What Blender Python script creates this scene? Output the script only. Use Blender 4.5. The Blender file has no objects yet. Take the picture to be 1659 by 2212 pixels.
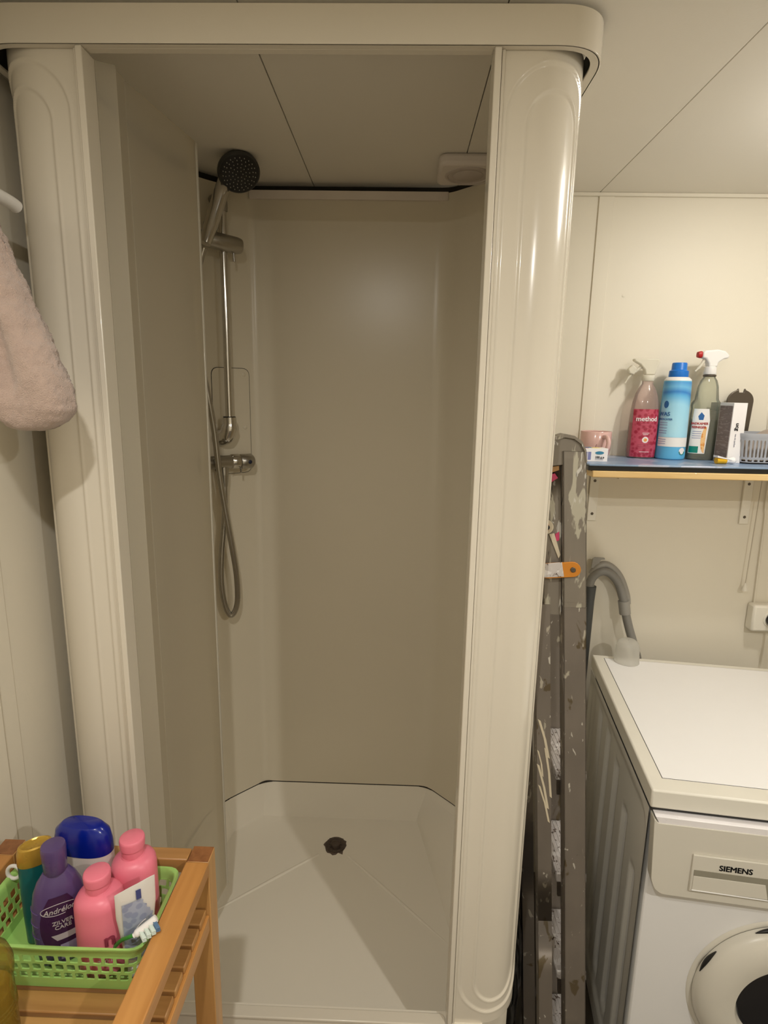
import bpy, bmesh, math, random
import numpy as np
from mathutils import Vector, Matrix, noise
random.seed(7)
PI = math.pi
sc = bpy.context.scene
COL = sc.collection

# ------------------------------------------------------------------ camera
def make_camera():
    pitch, yaw, roll = math.radians(-11.565), math.radians(-1.385), math.radians(1.052)
    cy, sy, cp, sp = math.cos(yaw), math.sin(yaw), math.cos(pitch), math.sin(pitch)
    f = Vector((sy*cp, cy*cp, sp)); r = Vector((cy, -sy, 0)); u = r.cross(f)
    c, s = math.cos(roll), math.sin(roll)
    r2 = c*r + s*u; u2 = -s*r + c*u
    cam = bpy.data.cameras.new('camera'); o = bpy.data.objects.new('camera', cam); COL.objects.link(o)
    m = Matrix(((r2.x, u2.x, -f.x, 0), (r2.y, u2.y, -f.y, 0), (r2.z, u2.z, -f.z, 1.6), (0, 0, 0, 1)))
    o.matrix_world = m
    cam.sensor_fit = 'HORIZONTAL'; cam.sensor_width = 36.0; cam.lens = 1248.82/1659*36.0
    cam.clip_start = 0.01; cam.clip_end = 50
    sc.camera = o
make_camera()

# ------------------------------------------------------------------ world, lamps, exposure
w = bpy.data.worlds.new('world'); sc.world = w; w.use_nodes = True
w.node_tree.nodes['Background'].inputs[0].default_value = (1.0, 0.93, 0.82, 1)
w.node_tree.nodes['Background'].inputs[1].default_value = 0.02
sc.view_settings.view_transform = 'Standard'; sc.view_settings.look = 'None'
sc.view_settings.gamma = 1.0; sc.view_settings.use_curve_mapping = False
sc.view_settings.exposure = 0.0
WARM = (1.0, 0.965, 0.90)
LAMPS = [(-0.13, -0.02, 2.128, 9.0), (1.0, -0.38, 2.128, 15.0), (0.95, 1.10, 2.128, 2.8)]   # round flush ceiling spots
for i, (x, y, z, e) in enumerate(LAMPS):
    l = bpy.data.lights.new('lamp_light', 'AREA'); l.shape = 'DISK'; l.size = 0.05; l.energy = e; l.color = WARM
    lo = bpy.data.objects.new('lamp_light', l); lo.location = (x, y, z); COL.objects.link(lo)
l = bpy.data.lights.new('lamp_light', 'POINT'); l.energy = 5.0; l.color = WARM; l.shadow_soft_size = 0.035      # glow of the opal dome above the washing machine
lo = bpy.data.objects.new('lamp_light', l); lo.location = (0.95, 1.10, 2.07); COL.objects.link(lo)

# ------------------------------------------------------------------ materials
def nt(name):
    m = bpy.data.materials.new(name); m.use_nodes = True
    t = m.node_tree; b = t.nodes['Principled BSDF']
    return m, t, b
def simple(name, col, rough=0.4, metal=0.0, coat=0.0, var=0.06, nscale=18.0, bump=0.0, bscale=200.0, rvar=0.08, alpha=None, trans=0.0, ior=1.45, sheen=0.0, sub=0.0):
    m, t, b = nt(name); N = t.nodes; L = t.links
    tc = N.new('ShaderNodeTexCoord')
    nz = N.new('ShaderNodeTexNoise'); nz.inputs['Scale'].default_value = nscale; nz.inputs['Detail'].default_value = 5
    L.new(tc.outputs['Object'], nz.inputs['Vector'])
    mx = N.new('ShaderNodeMix'); mx.data_type = 'RGBA'
    mx.inputs['A'].default_value = (*[max(0, c*(1-var)) for c in col], 1)
    mx.inputs['B'].default_value = (*[min(1, c*(1+var)) for c in col], 1)
    L.new(nz.outputs['Fac'], mx.inputs['Factor']); L.new(mx.outputs['Result'], b.inputs['Base Color'])
    mr = N.new('ShaderNodeMapRange'); mr.inputs['To Min'].default_value = max(0.02, rough-rvar); mr.inputs['To Max'].default_value = min(1, rough+rvar)
    L.new(nz.outputs['Fac'], mr.inputs['Value']); L.new(mr.outputs['Result'], b.inputs['Roughness'])
    b.inputs['Metallic'].default_value = metal; b.inputs['Coat Weight'].default_value = coat; b.inputs['Coat Roughness'].default_value = 0.08
    b.inputs['Transmission Weight'].default_value = trans; b.inputs['IOR'].default_value = ior
    b.inputs['Sheen Weight'].default_value = sheen
    if sub: b.inputs['Subsurface Weight'].default_value = sub; b.inputs['Subsurface Scale'].default_value = 0.01
    if alpha is not None: b.inputs['Alpha'].default_value = alpha
    if bump:
        n2 = N.new('ShaderNodeTexNoise'); n2.inputs['Scale'].default_value = bscale; n2.inputs['Detail'].default_value = 3
        L.new(tc.outputs['Object'], n2.inputs['Vector'])
        bp = N.new('ShaderNodeBump'); bp.inputs['Strength'].default_value = bump; bp.inputs['Distance'].default_value = 0.002
        L.new(n2.outputs['Fac'], bp.inputs['Height']); L.new(bp.outputs['Normal'], b.inputs['Normal'])
    return m
def spatter(name, base, cols, rough=0.45, metal=0.6, scale=30, stretch=(1, 1, .4), lo=0.60, streak=True):
    """worn metal with paint spatters of its own"""
    m, t, b = nt(name); N = t.nodes; L = t.links
    tc = N.new('ShaderNodeTexCoord'); mp = N.new('ShaderNodeMapping'); mp.inputs['Scale'].default_value = stretch
    L.new(tc.outputs['Object'], mp.inputs['Vector'])
    g = N.new('ShaderNodeTexNoise'); g.inputs['Scale'].default_value = 14; g.inputs['Detail'].default_value = 8
    L.new(mp.outputs[0], g.inputs['Vector'])
    cur = N.new('ShaderNodeMix'); cur.data_type = 'RGBA'
    cur.inputs['A'].default_value = (*[c*.72 for c in base], 1); cur.inputs['B'].default_value = (*[min(1, c*1.25) for c in base], 1)
    L.new(g.outputs['Fac'], cur.inputs['Factor']); out = cur.outputs['Result']; mask = None
    for i, (c, s, th) in enumerate(cols):
        n = N.new('ShaderNodeTexNoise'); n.inputs['Scale'].default_value = s; n.inputs['Detail'].default_value = 4; n.inputs['Distortion'].default_value = .6
        ad = N.new('ShaderNodeVectorMath'); ad.operation = 'ADD'; ad.inputs[1].default_value = (i*3.7, i*1.3, i*5.1)
        L.new(mp.outputs[0], ad.inputs[0]); L.new(ad.outputs[0], n.inputs['Vector'])
        r = N.new('ShaderNodeMapRange'); r.inputs['From Min'].default_value = th; r.inputs['From Max'].default_value = th+.03
        L.new(n.outputs['Fac'], r.inputs['Value'])
        mx = N.new('ShaderNodeMix'); mx.data_type = 'RGBA'; mx.inputs['B'].default_value = (*c, 1)
        L.new(out, mx.inputs['A']); L.new(r.outputs[0], mx.inputs['Factor']); out = mx.outputs['Result']
    L.new(out, b.inputs['Base Color']); b.inputs['Metallic'].default_value = metal; b.inputs['Roughness'].default_value = rough
    bp = N.new('ShaderNodeBump'); bp.inputs['Strength'].default_value = .35; bp.inputs['Distance'].default_value = .002
    L.new(g.outputs['Fac'], bp.inputs['Height']); L.new(bp.outputs['Normal'], b.inputs['Normal'])
    return m
def wood(name, c1, c2, axis='X', rough=0.35, scale=1.0):
    m, t, b = nt(name); N = t.nodes; L = t.links
    tc = N.new('ShaderNodeTexCoord'); mp = N.new('ShaderNodeMapping')
    s = [28*scale]*3; s['XYZ'.index(axis)] = 2.2*scale; mp.inputs['Scale'].default_value = s
    L.new(tc.outputs['Object'], mp.inputs['Vector'])
    n = N.new('ShaderNodeTexNoise'); n.inputs['Scale'].default_value = 1.6; n.inputs['Detail'].default_value = 7; n.inputs['Distortion'].default_value = .5
    L.new(mp.outputs[0], n.inputs['Vector'])
    r = N.new('ShaderNodeValToRGB'); r.color_ramp.elements[0].color = (*c1, 1); r.color_ramp.elements[1].color = (*c2, 1)
    r.color_ramp.elements[0].position = .3; r.color_ramp.elements[1].position = .72
    L.new(n.outputs['Fac'], r.inputs['Fac']); L.new(r.outputs[0], b.inputs['Base Color'])
    b.inputs['Roughness'].default_value = rough; b.inputs['Coat Weight'].default_value = .15
    bp = N.new('ShaderNodeBump'); bp.inputs['Strength'].default_value = .12; bp.inputs['Distance'].default_value = .001
    L.new(n.outputs['Fac'], bp.inputs['Height']); L.new(bp.outputs['Normal'], b.inputs['Normal'])
    return m
def clear(name, tint=(1, 1, 1), fac=.25, rough=.15, haze=(.7, .66, .55), gloss=.05):
    """clear plastic: mostly see-through, with a milky haze and a glossy skin"""
    m, t, b = nt(name); N = t.nodes; L = t.links
    tr = N.new('ShaderNodeBsdfTransparent'); tr.inputs[0].default_value = (*tint, 1)
    b.inputs['Base Color'].default_value = (*haze, 1); b.inputs['Roughness'].default_value = .5; b.inputs['Specular IOR Level'].default_value = 0.0
    a = N.new('ShaderNodeMixShader'); a.inputs[0].default_value = fac
    L.new(tr.outputs[0], a.inputs[1]); L.new(b.outputs[0], a.inputs[2])
    gl = N.new('ShaderNodeBsdfGlossy'); gl.inputs['Roughness'].default_value = rough
    fr = N.new('ShaderNodeFresnel'); fr.inputs['IOR'].default_value = 1.4
    mu = N.new('ShaderNodeMath'); mu.operation = 'MULTIPLY'; mu.inputs[1].default_value = gloss*10
    L.new(fr.outputs[0], mu.inputs[0])
    c = N.new('ShaderNodeMixShader'); L.new(mu.outputs[0], c.inputs[0]); L.new(a.outputs[0], c.inputs[1]); L.new(gl.outputs[0], c.inputs[2])
    L.new(c.outputs[0], N['Material Output'].inputs['Surface'])
    return m
def hazy(name, col, rough, clearf, diff):
    """diffusing acrylic: rough see-through, some translucency, glossy skin"""
    m, t, b = nt(name); N = t.nodes; L = t.links
    rf = N.new('ShaderNodeBsdfRefraction'); rf.inputs['Color'].default_value = (*col, 1); rf.inputs['Roughness'].default_value = rough; rf.inputs['IOR'].default_value = 1.03
    tl = N.new('ShaderNodeBsdfTranslucent'); tl.inputs['Color'].default_value = (*col, 1)
    tr = N.new('ShaderNodeBsdfTransparent'); tr.inputs[0].default_value = (*col, 1)
    b.inputs['Base Color'].default_value = (col[0]*.80, col[1]*.78, col[2]*.72, 1); b.inputs['Roughness'].default_value = .22
    a = N.new('ShaderNodeMixShader'); a.inputs[0].default_value = .62; L.new(rf.outputs[0], a.inputs[1]); L.new(tl.outputs[0], a.inputs[2])
    c = N.new('ShaderNodeMixShader'); c.inputs[0].default_value = clearf; L.new(a.outputs[0], c.inputs[1]); L.new(tr.outputs[0], c.inputs[2])
    d = N.new('ShaderNodeMixShader'); d.inputs[0].default_value = diff; L.new(c.outputs[0], d.inputs[1]); L.new(b.outputs[0], d.inputs[2])
    L.new(d.outputs[0], N['Material Output'].inputs['Surface'])
    return m
def emis(name, col, s):
    m, t, b = nt(name); b.inputs['Base Color'].default_value = (*col, 1); b.inputs['Emission Color'].default_value = (*col, 1); b.inputs['Emission Strength'].default_value = s
    return m
def mottled(name, cA, cB, scale=60, rough=.35, lo=.45, hi=.55, coat=.2):
    m, t, b = nt(name); N = t.nodes; L = t.links
    tc = N.new('ShaderNodeTexCoord'); v = N.new('ShaderNodeTexVoronoi'); v.inputs['Scale'].default_value = scale
    L.new(tc.outputs['Object'], v.inputs['Vector'])
    r = N.new('ShaderNodeMapRange'); r.inputs['From Min'].default_value = lo; r.inputs['From Max'].default_value = hi
    L.new(v.outputs['Distance'], r.inputs['Value'])
    mx = N.new('ShaderNodeMix'); mx.data_type = 'RGBA'; mx.inputs['A'].default_value = (*cA, 1); mx.inputs['B'].default_value = (*cB, 1)
    L.new(r.outputs[0], mx.inputs['Factor']); L.new(mx.outputs['Result'], b.inputs['Base Color'])
    b.inputs['Roughness'].default_value = rough; b.inputs['Coat Weight'].default_value = coat
    return m
def swirl(name, stops, cx, cz, r0, r1, rough=.3):
    """printed label: rings of colour round a point (object x, z)"""
    m, t, b = nt(name); N = t.nodes; L = t.links
    tc = N.new('ShaderNodeTexCoord'); sb = N.new('ShaderNodeVectorMath'); sb.operation = 'SUBTRACT'; sb.inputs[1].default_value = (cx, 0, cz)
    ml = N.new('ShaderNodeVectorMath'); ml.operation = 'MULTIPLY'; ml.inputs[1].default_value = (1, 0, 1)
    ln = N.new('ShaderNodeVectorMath'); ln.operation = 'LENGTH'
    L.new(tc.outputs['Object'], sb.inputs[0]); L.new(sb.outputs[0], ml.inputs[0]); L.new(ml.outputs[0], ln.inputs[0])
    r = N.new('ShaderNodeMapRange'); r.inputs['From Min'].default_value = r0; r.inputs['From Max'].default_value = r1
    L.new(ln.outputs['Value'], r.inputs['Value'])
    cr = N.new('ShaderNodeValToRGB')
    while len(cr.color_ramp.elements) < len(stops): cr.color_ramp.elements.new(.5)
    for e, (p, c) in zip(cr.color_ramp.elements, stops): e.position = p; e.color = (*c, 1)
    L.new(r.outputs[0], cr.inputs['Fac']); L.new(cr.outputs[0], b.inputs['Base Color'])
    b.inputs['Roughness'].default_value = rough; b.inputs['Coat Weight'].default_value = .2
    return m

M = dict(
    trayac=simple('tray_acrylic', (.87, .81, .69), rough=.28, var=.01, nscale=3, rvar=.0),
    acrylic=simple('cabin_acrylic', (.72, .65, .51), rough=.28, var=.01, nscale=3, rvar=.0),
    frame=simple('cabin_frame_plastic', (.76, .70, .59), rough=.2, var=.02, nscale=5, rvar=.05, coat=.3),
    wall=simple('wall_paint', (.80, .745, .625), rough=.5, var=.02, nscale=4, bump=.05, bscale=300),
    ceil=simple('ceiling_paint', (.87, .825, .735), rough=.55, var=.02, nscale=4, bump=.05, bscale=250),
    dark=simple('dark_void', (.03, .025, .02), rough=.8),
    floor=simple('floor_vinyl', (.10, .085, .07), rough=.5, var=.3),
    white=simple('white_enamel', (.84, .83, .82), rough=.28, var=.01, nscale=6, coat=.2, rvar=0),
    whitegrey=simple('white_sheet_metal', (.74, .72, .66), rough=.33, var=.05, nscale=8, coat=.2, bump=.06, bscale=30),
    lid=simple('white_laminate', (.93, .92, .91), rough=.4, var=.01, bump=.04, bscale=500),
    lidedge=simple('yellowed_plastic', (.80, .77, .68), rough=.35, var=.03),
    fascia=simple('fascia_plastic', (.70, .665, .58), rough=.3, var=.01, rvar=0),
    chrome=simple('chrome', (.62, .60, .56), rough=.16, metal=1.0, var=.05, rvar=.05),
    chromed=simple('brushed_chrome', (.42, .40, .36), rough=.3, metal=1.0, var=.08),
    black=simple('black_plastic', (.015, .014, .013), rough=.35),
    rubber=simple('grey_rubber', (.045, .043, .038), rough=.45),
    nozzle=simple('nozzle_grey', (.5, .48, .42), rough=.5),
    leaf=hazy('hazy_acrylic_sheet', (.98, .96, .91), .22, .45, .20),
    leafedge=clear('acrylic_edge', tint=(.9, .9, .86), fac=.75, haze=(.74, .69, .58), rough=.1, gloss=.05),
    woodr=wood('beech_rail', (.44, .19, .045), (.60, .29, .085), 'Y'),
    woods=wood('beech_slat', (.36, .17, .055), (.54, .29, .10), 'X'),
    woodp=wood('beech_post', (.46, .24, .08), (.62, .34, .12), 'Z'),
    endgrain=wood('end_grain', (.22, .085, .03), (.34, .14, .05), 'Z', scale=2),
    pine=wood('pine_plank', (.72, .46, .17), (.85, .62, .30), 'X', rough=.5),
    green=simple('green_plastic', (.36, .62, .17), rough=.35, var=.03, sub=.1),
    pink=simple('pink_plastic', (.80, .20, .27), rough=.38, var=.03, bump=.03, bscale=400),
    pinkprint=simple('dark_pink_print', (.32, .04, .08), rough=.5),
    purple=simple('purple_plastic', (.09, .055, .16), rough=.28, var=.05, coat=.2),
    purpled=simple('dark_purple_label', (.045, .012, .055), rough=.3, var=.1),
    purplel=simple('lilac_foil', (.36, .30, .48), rough=.3, metal=.3, var=.5, nscale=60),
    silver=simple('silver_print', (.50, .45, .46), rough=.4),
    teal=simple('teal_plastic', (.006, .10, .105), rough=.3, var=.05, coat=.2),
    gold=simple('gold_plastic', (.50, .31, .05), rough=.28, metal=.45, var=.05),
    navy=simple('navy_cap', (.0, .01, .22), rough=.25, coat=.3),
    offwhite=simple('off_white_plastic', (.70, .63, .58), rough=.4),
    tube=simple('white_tube', (.72, .69, .64), rough=.35, var=.03, bump=.3, bscale=60),
    tubeblue=mottled('grey_blue_print', (.27, .30, .43), (.36, .39, .50), scale=90),
    tubenavy=simple('navy_print', (.05, .06, .19), rough=.4),
    leafgreen=simple('green_print', (.04, .28, .04), rough=.4),
    oilglass=clear('yellow_glass', tint=(.96, .93, .66), fac=.14, haze=(.34, .28, .07), rough=.06, gloss=.07),
    oil=clear('golden_liquid', tint=(.90, .78, .32), fac=.42, haze=(.50, .34, .06), rough=.1, gloss=.03),
    red=simple('red_print', (.45, .015, .05), rough=.35),
    redlabel=mottled('raspberry_label', (.34, .010, .04), (.50, .07, .12), scale=95, lo=.35, hi=.6),
    redclear=clear('pink_clear_plastic', tint=(.96, .88, .86), fac=.30, haze=(.66, .52, .47), rough=.08, gloss=.06),
    redliquid=simple('raspberry_liquid', (.40, .02, .06), rough=.2),
    milk=clear('milky_plastic', tint=(.98, .97, .93), fac=.7, haze=(.86, .82, .70), rough=.2, gloss=.04),
    capclear=hazy('dosing_cap_plastic', (.97, .97, .96), .15, .40, .30),
    bluecap=simple('blue_cap', (.01, .17, .62), rough=.35),
    bluelab=swirl('blue_swirl_label', [(0, (.42, .74, .88)), (.50, (.34, .68, .88)), (.66, (.12, .46, .80)), (.74, (.03, .22, .62)), (.84, (.16, .50, .80)), (1, (.02, .20, .66))], -.012, .085, .0, .135),
    bluebody=simple('sky_blue_plastic', (.12, .45, .74), rough=.3, var=.10, nscale=25),
    whitep=simple('white_plastic', (.84, .82, .80), rough=.35),
    tealgreen=simple('teal_green_print', (.0, .22, .17), rough=.4),
    greyclear=clear('grey_clear_plastic', tint=(.90, .91, .84), fac=.22, haze=(.48, .48, .40), rough=.05, gloss=.08),
    greyliq=clear('grey_clear_liquid', tint=(.84, .85, .78), fac=.20, haze=(.40, .40, .34), rough=.05, gloss=.03),
    orange=mottled('orange_print', (.75, .30, .06), (.85, .52, .22), scale=120),
    printblue=simple('blue_print', (.02, .12, .35), rough=.4),
    printgrey=simple('grey_print', (.33, .33, .40), rough=.5),
    ink=simple('black_ink', (.01, .01, .012), rough=.4),
    inkred=simple('red_ink', (.45, .01, .01), rough=.4),
    whiteink=simple('white_ink', (.85, .80, .80), rough=.4),
    card=simple('white_card', (.86, .83, .82), rough=.55),
    cardbrown=spatter('brown_picture_card', (.22, .16, .14), [((.32, .25, .22), 40, .55)], rough=.5, metal=0, stretch=(1, 1, 5)),
    mug=simple('pink_mug', (.70, .45, .41), rough=.2, coat=.5, var=.05),
    mugmark=simple('brown_mark', (.30, .13, .12), rough=.4),
    yellow=simple('yellow_pack', (.75, .42, .01), rough=.4),
    soapyellow=simple('soap_yellow', (.85, .72, .20), rough=.4),
    soapteal=simple('soap_teal', (.04, .22, .36), rough=.4),
    lav=simple('lavender_print', (.22, .23, .45), rough=.4),
    greybasket=simple('grey_plastic', (.38, .39, .42), rough=.4),
    steel=simple('steel', (.30, .27, .25), rough=.28, metal=1.0, var=.1),
    tin=simple('dark_tin', (.13, .11, .09), rough=.35, metal=.8),
    taupe=simple('taupe_fabric', (.36, .30, .25), rough=.9, bump=.5, bscale=300),
    bluetop=spatter('blue_melamine', (.24, .34, .50), [((.42, .47, .60), 12, .55), ((.60, .66, .74), 60, .70)], rough=.3, metal=.1, stretch=(1, 1, 1)),
    bracket=simple('painted_bracket', (.82, .78, .68), rough=.4),
    greyhose=simple('grey_hose', (.22, .21, .19), rough=.42, var=.06),
    greyclip=simple('grey_hose_guide', (.30, .285, .255), rough=.4),
    greypipe=simple('dark_grey_pipe', (.06, .062, .06), rough=.45),
    darkblue=simple('dark_blue_cable', (.01, .014, .04), rough=.4),
    cord=simple('cord', (.56, .50, .40), rough=.8),
    towel=simple('terry_towel', (.54, .40, .33), rough=.95, sheen=.5, var=.10, nscale=60, bump=1.0, bscale=700),
    alu=spatter('worn_aluminium', (.21, .18, .15), [((.46, .42, .34), 40, .645), ((.60, .57, .50), 75, .68), ((.12, .09, .05), 24, .63)], rough=.5, metal=.35, stretch=(1, 1, .5)),
    aluspat=spatter('paint_smeared_aluminium', (.23, .20, .16), [((.46, .43, .34), 34, .57), ((.60, .58, .53), 60, .64), ((.17, .13, .04), 22, .68), ((.07, .06, .05), 30, .66)], rough=.55, metal=.3, stretch=(1.2, 1.2, .30)),
    tread=spatter('paint_speckled_tread', (.58, .54, .52), [((.16, .12, .10), 90, .60), ((.42, .10, .09), 22, .73), ((.75, .72, .70), 50, .58)], rough=.5, metal=.3, stretch=(1, 1, 1)),
    orangesmear=simple('orange_smear', (.45, .24, .08), rough=.5, var=.3, nscale=80),
    orangeb=simple('orange_hinge', (.60, .22, .02), rough=.35, var=.1, nscale=40),
    cream=simple('cream_paint', (.62, .54, .40), rough=.5),
    pinkpaint=simple('pink_paint', (.55, .05, .13), rough=.5),
    bag=simple('black_bag_plastic', (.012, .011, .010), rough=.25, coat=.4, bump=.6, bscale=25),
    brownjar=simple('brown_jar', (.06, .025, .012), rough=.25, coat=.3),
    drain=simple('dirty_drain_metal', (.10, .075, .06), rough=.45, metal=.5, var=.4, nscale=80),
    grime=simple('drain_grime', (.13, .095, .075), rough=.7, var=.4, nscale=80),
    batten=simple('white_batten', (.78, .70, .62), rough=.5),
    vent=simple('vent_plastic', (.78, .71, .65), rough=.45),
    ventd=simple('vent_centre_plastic', (.58, .51, .46), rough=.5),
    glassdark=simple('dark_door_glass', (.008, .008, .010), rough=.08, coat=.5),
    seal=simple('dark_seal', (.03, .028, .035), rough=.5),
    bristle=simple('bristles', (.62, .70, .64), rough=.6),
    bristleb=simple('blue_bristles', (.10, .18, .30), rough=.6),
    chamferm=simple('panel_lip', (.88, .85, .86), rough=.3),
)

# ------------------------------------------------------------------ mesh helpers
def link(o, parent=None):
    COL.objects.link(o)
    if parent is not None: o.parent = parent
    return o
def obj(name, v, f, mat, parent=None, smooth=30, mods=None, loc=None):
    me = bpy.data.meshes.new(name); me.from_pydata([tuple(map(float, p)) for p in v], [], f); me.validate()
    bm = bmesh.new(); bm.from_mesh(me); bmesh.ops.remove_doubles(bm, verts=bm.verts, dist=1e-6); bmesh.ops.recalc_face_normals(bm, faces=bm.faces); bm.to_mesh(me); bm.free()
    me.materials.append(M[mat] if isinstance(mat, str) else mat)
    if smooth:
        me.shade_smooth(); me.set_sharp_from_angle(angle=math.radians(smooth))
    o = bpy.data.objects.new(name, me)
    if loc is not None: o.location = loc
    link(o, parent)
    for t, kw in (mods or []):
        md = o.modifiers.new(t.lower(), t)
        for k, val in kw.items(): setattr(md, k, val)
    return o
class MB:
    def __init__(s): s.v = []; s.f = []
    def add(s, v, f, T=None):
        n = len(s.v)
        s.v += [tuple(T @ Vector(p)) if T is not None else tuple(p) for p in v]; s.f += [tuple(i+n for i in q) for q in f]; return s
    def build(s, name, mat, parent=None, **k): return obj(name, s.v, s.f, mat, parent, **k)
def boxg(x0, x1, y0, y1, z0, z1):
    v = [(x, y, z) for x in (x0, x1) for y in (y0, y1) for z in (z0, z1)]
    return v, [(0, 1, 3, 2), (4, 6, 7, 5), (0, 4, 5, 1), (2, 3, 7, 6), (0, 2, 6, 4), (1, 5, 7, 3)]
def box(name, x0, x1, y0, y1, z0, z1, mat, parent=None, bev=.0015, **k):
    v, f = boxg(x0, x1, y0, y1, z0, z1)
    mods = [('BEVEL', dict(width=bev, segments=2, limit_method='ANGLE'))] if bev else None
    return obj(name, v, f, mat, parent, smooth=35, mods=mods, **k)
def latheg(prof, seg=40, sx=1, sy=1, c=(0, 0, 0), e=2.0, cap=True):
    """prof [(r,z)]; e>2 squares the section off"""
    v = []; f = []
    for r, z in prof:
        for i in range(seg):
            a = 2*PI*i/seg; ca, sa = math.cos(a), math.sin(a)
            k = (abs(ca)**e + abs(sa)**e)**(-1/e)
            v.append((c[0]+r*sx*ca*k, c[1]+r*sy*sa*k, c[2]+z))
    for j in range(len(prof)-1):
        for i in range(seg):
            a, b = j*seg+i, j*seg+(i+1) % seg
            f.append((a, b, b+seg, a+seg))
    if cap:
        f.append(tuple(range(seg))[::-1]); f.append(tuple((len(prof)-1)*seg+i for i in range(seg)))
    return v, f
def lathe(name, prof, mat, parent=None, seg=40, sx=1, sy=1, c=(0, 0, 0), e=2.0, cap=True, smooth=40, **k):
    v, f = latheg(prof, seg, sx, sy, c, e, cap); return obj(name, v, f, mat, parent, smooth=smooth, **k)
def catmull(P, n=8, closed=False):
    P = [Vector(p) for p in P]; out = []; m = len(P)
    for i in range(m if closed else m-1):
        p0 = P[(i-1) % m] if (closed or i > 0) else P[0]; p1 = P[i]; p2 = P[(i+1) % m]; p3 = P[(i+2) % m] if (closed or i+2 < m) else P[-1]
        for k in range(n):
            t = k/n
            out.append(.5*((2*p1)+(-p0+p2)*t+(2*p0-5*p1+4*p2-p3)*t*t+(-p0+3*p1-3*p2+p3)*t**3))
    if not closed: out.append(P[-1])
    return out
def tubeg(pts, r, seg=14, cap=True):
    pts = [Vector(p) for p in pts]; n = len(pts); rs = r if hasattr(r, '__len__') else [r]*n
    v = []; f = []; T = (pts[1]-pts[0]).normalized(); N = T.orthogonal().normalized()
    for i, p in enumerate(pts):
        t = (pts[min(i+1, n-1)]-pts[max(i-1, 0)]).normalized()
        N = (N-t*N.dot(t)); N = N.normalized() if N.length > 1e-6 else t.orthogonal().normalized(); B = t.cross(N)
        for k in range(seg):
            a = 2*PI*k/seg; v.append(tuple(p+rs[i]*(math.cos(a)*N+math.sin(a)*B)))
    for i in range(n-1):
        for k in range(seg):
            a, b = i*seg+k, i*seg+(k+1) % seg; f.append((a, b, b+seg, a+seg))
    if cap: f.append(tuple(range(seg))[::-1]); f.append(tuple((n-1)*seg+k for k in range(seg)))
    return v, f
def tube(name, pts, r, mat, parent=None, seg=14, **k):
    v, f = tubeg(pts, r, seg); return obj(name, v, f, mat, parent, smooth=50, **k)
def prismg(poly, d0, d1, plane='XZ'):
    """outline in a plane, extruded along the third axis from d0 to d1"""
    n = len(poly)
    def P(a, b, d): return {'XZ': (a, d, b), 'XY': (a, b, d), 'YZ': (d, a, b)}[plane]
    v = [P(a, b, d0) for a, b in poly]+[P(a, b, d1) for a, b in poly]
    f = [tuple(range(n)), tuple(range(n, 2*n))[::-1]]+[(i, (i+1) % n, n+(i+1) % n, n+i) for i in range(n)]
    return v, f
def prism(name, poly, d0, d1, mat, parent=None, plane='XZ', bev=0, seg=3, **k):
    v, f = prismg(poly, d0, d1, plane)
    mods = [('BEVEL', dict(width=bev, segments=seg, limit_method='ANGLE', angle_limit=math.radians(40)))] if bev else None
    return obj(name, v, f, mat, parent, smooth=35, mods=mods, **k)
def fillet(P, r, n=6, closed=False):
    """round the corners of a 2D polyline"""
    P = [Vector((p[0], p[1])) for p in P]; m = len(P); out = []
    for i, p in enumerate(P):
        if not closed and i in (0, m-1): out.append(p); continue
        a, b = P[i-1], P[(i+1) % m]; da, db = (a-p), (b-p)
        rr = min(r if not hasattr(r, '__len__') else r[i], da.length*.48, db.length*.48); s = p+da.normalized()*rr; e = p+db.normalized()*rr
        if rr < 1e-6: out.append(p); continue
        for k in range(n+1):
            t = k/n; out.append((1-t)**2*s+2*t*(1-t)*p+t*t*e)
    return [(q.x, q.y) for q in out]
def rrect(x0, x1, y0, y1, r, n=6): return fillet([(x0, y0), (x1, y0), (x1, y1), (x0, y1)], r, n, True)
def ribbon(name, P, z0, z1, th, mat, parent=None, nz=1, **k):
    """upright sheet following a plan line; th to the left of travel"""
    P = [Vector(p) for p in P]; n = len(P); off = []
    for i in range(n):
        t = (P[min(i+1, n-1)]-P[max(i-1, 0)]).normalized(); off.append(P[i]+Vector((-t.y, t.x))*th)
    loop = P+off[::-1]
    return prism(name, [(p.x, p.y) for p in loop], z0, z1, mat, parent, 'XY', **k)
def thing(name, label, cat, loc=(0, 0, 0), rz=0, group=None):
    o = bpy.data.objects.new(name, None); o.empty_display_size = .05; o.location = loc; o.rotation_euler = (0, 0, rz)
    o['label'] = label; o['category'] = cat
    if group: o['group'] = group
    return link(o)
def tag(o, label, cat, group=None):
    o['label'] = label; o['category'] = cat
    if group: o['group'] = group
    return o
def struct(o): o['kind'] = 'structure'; return o
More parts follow.
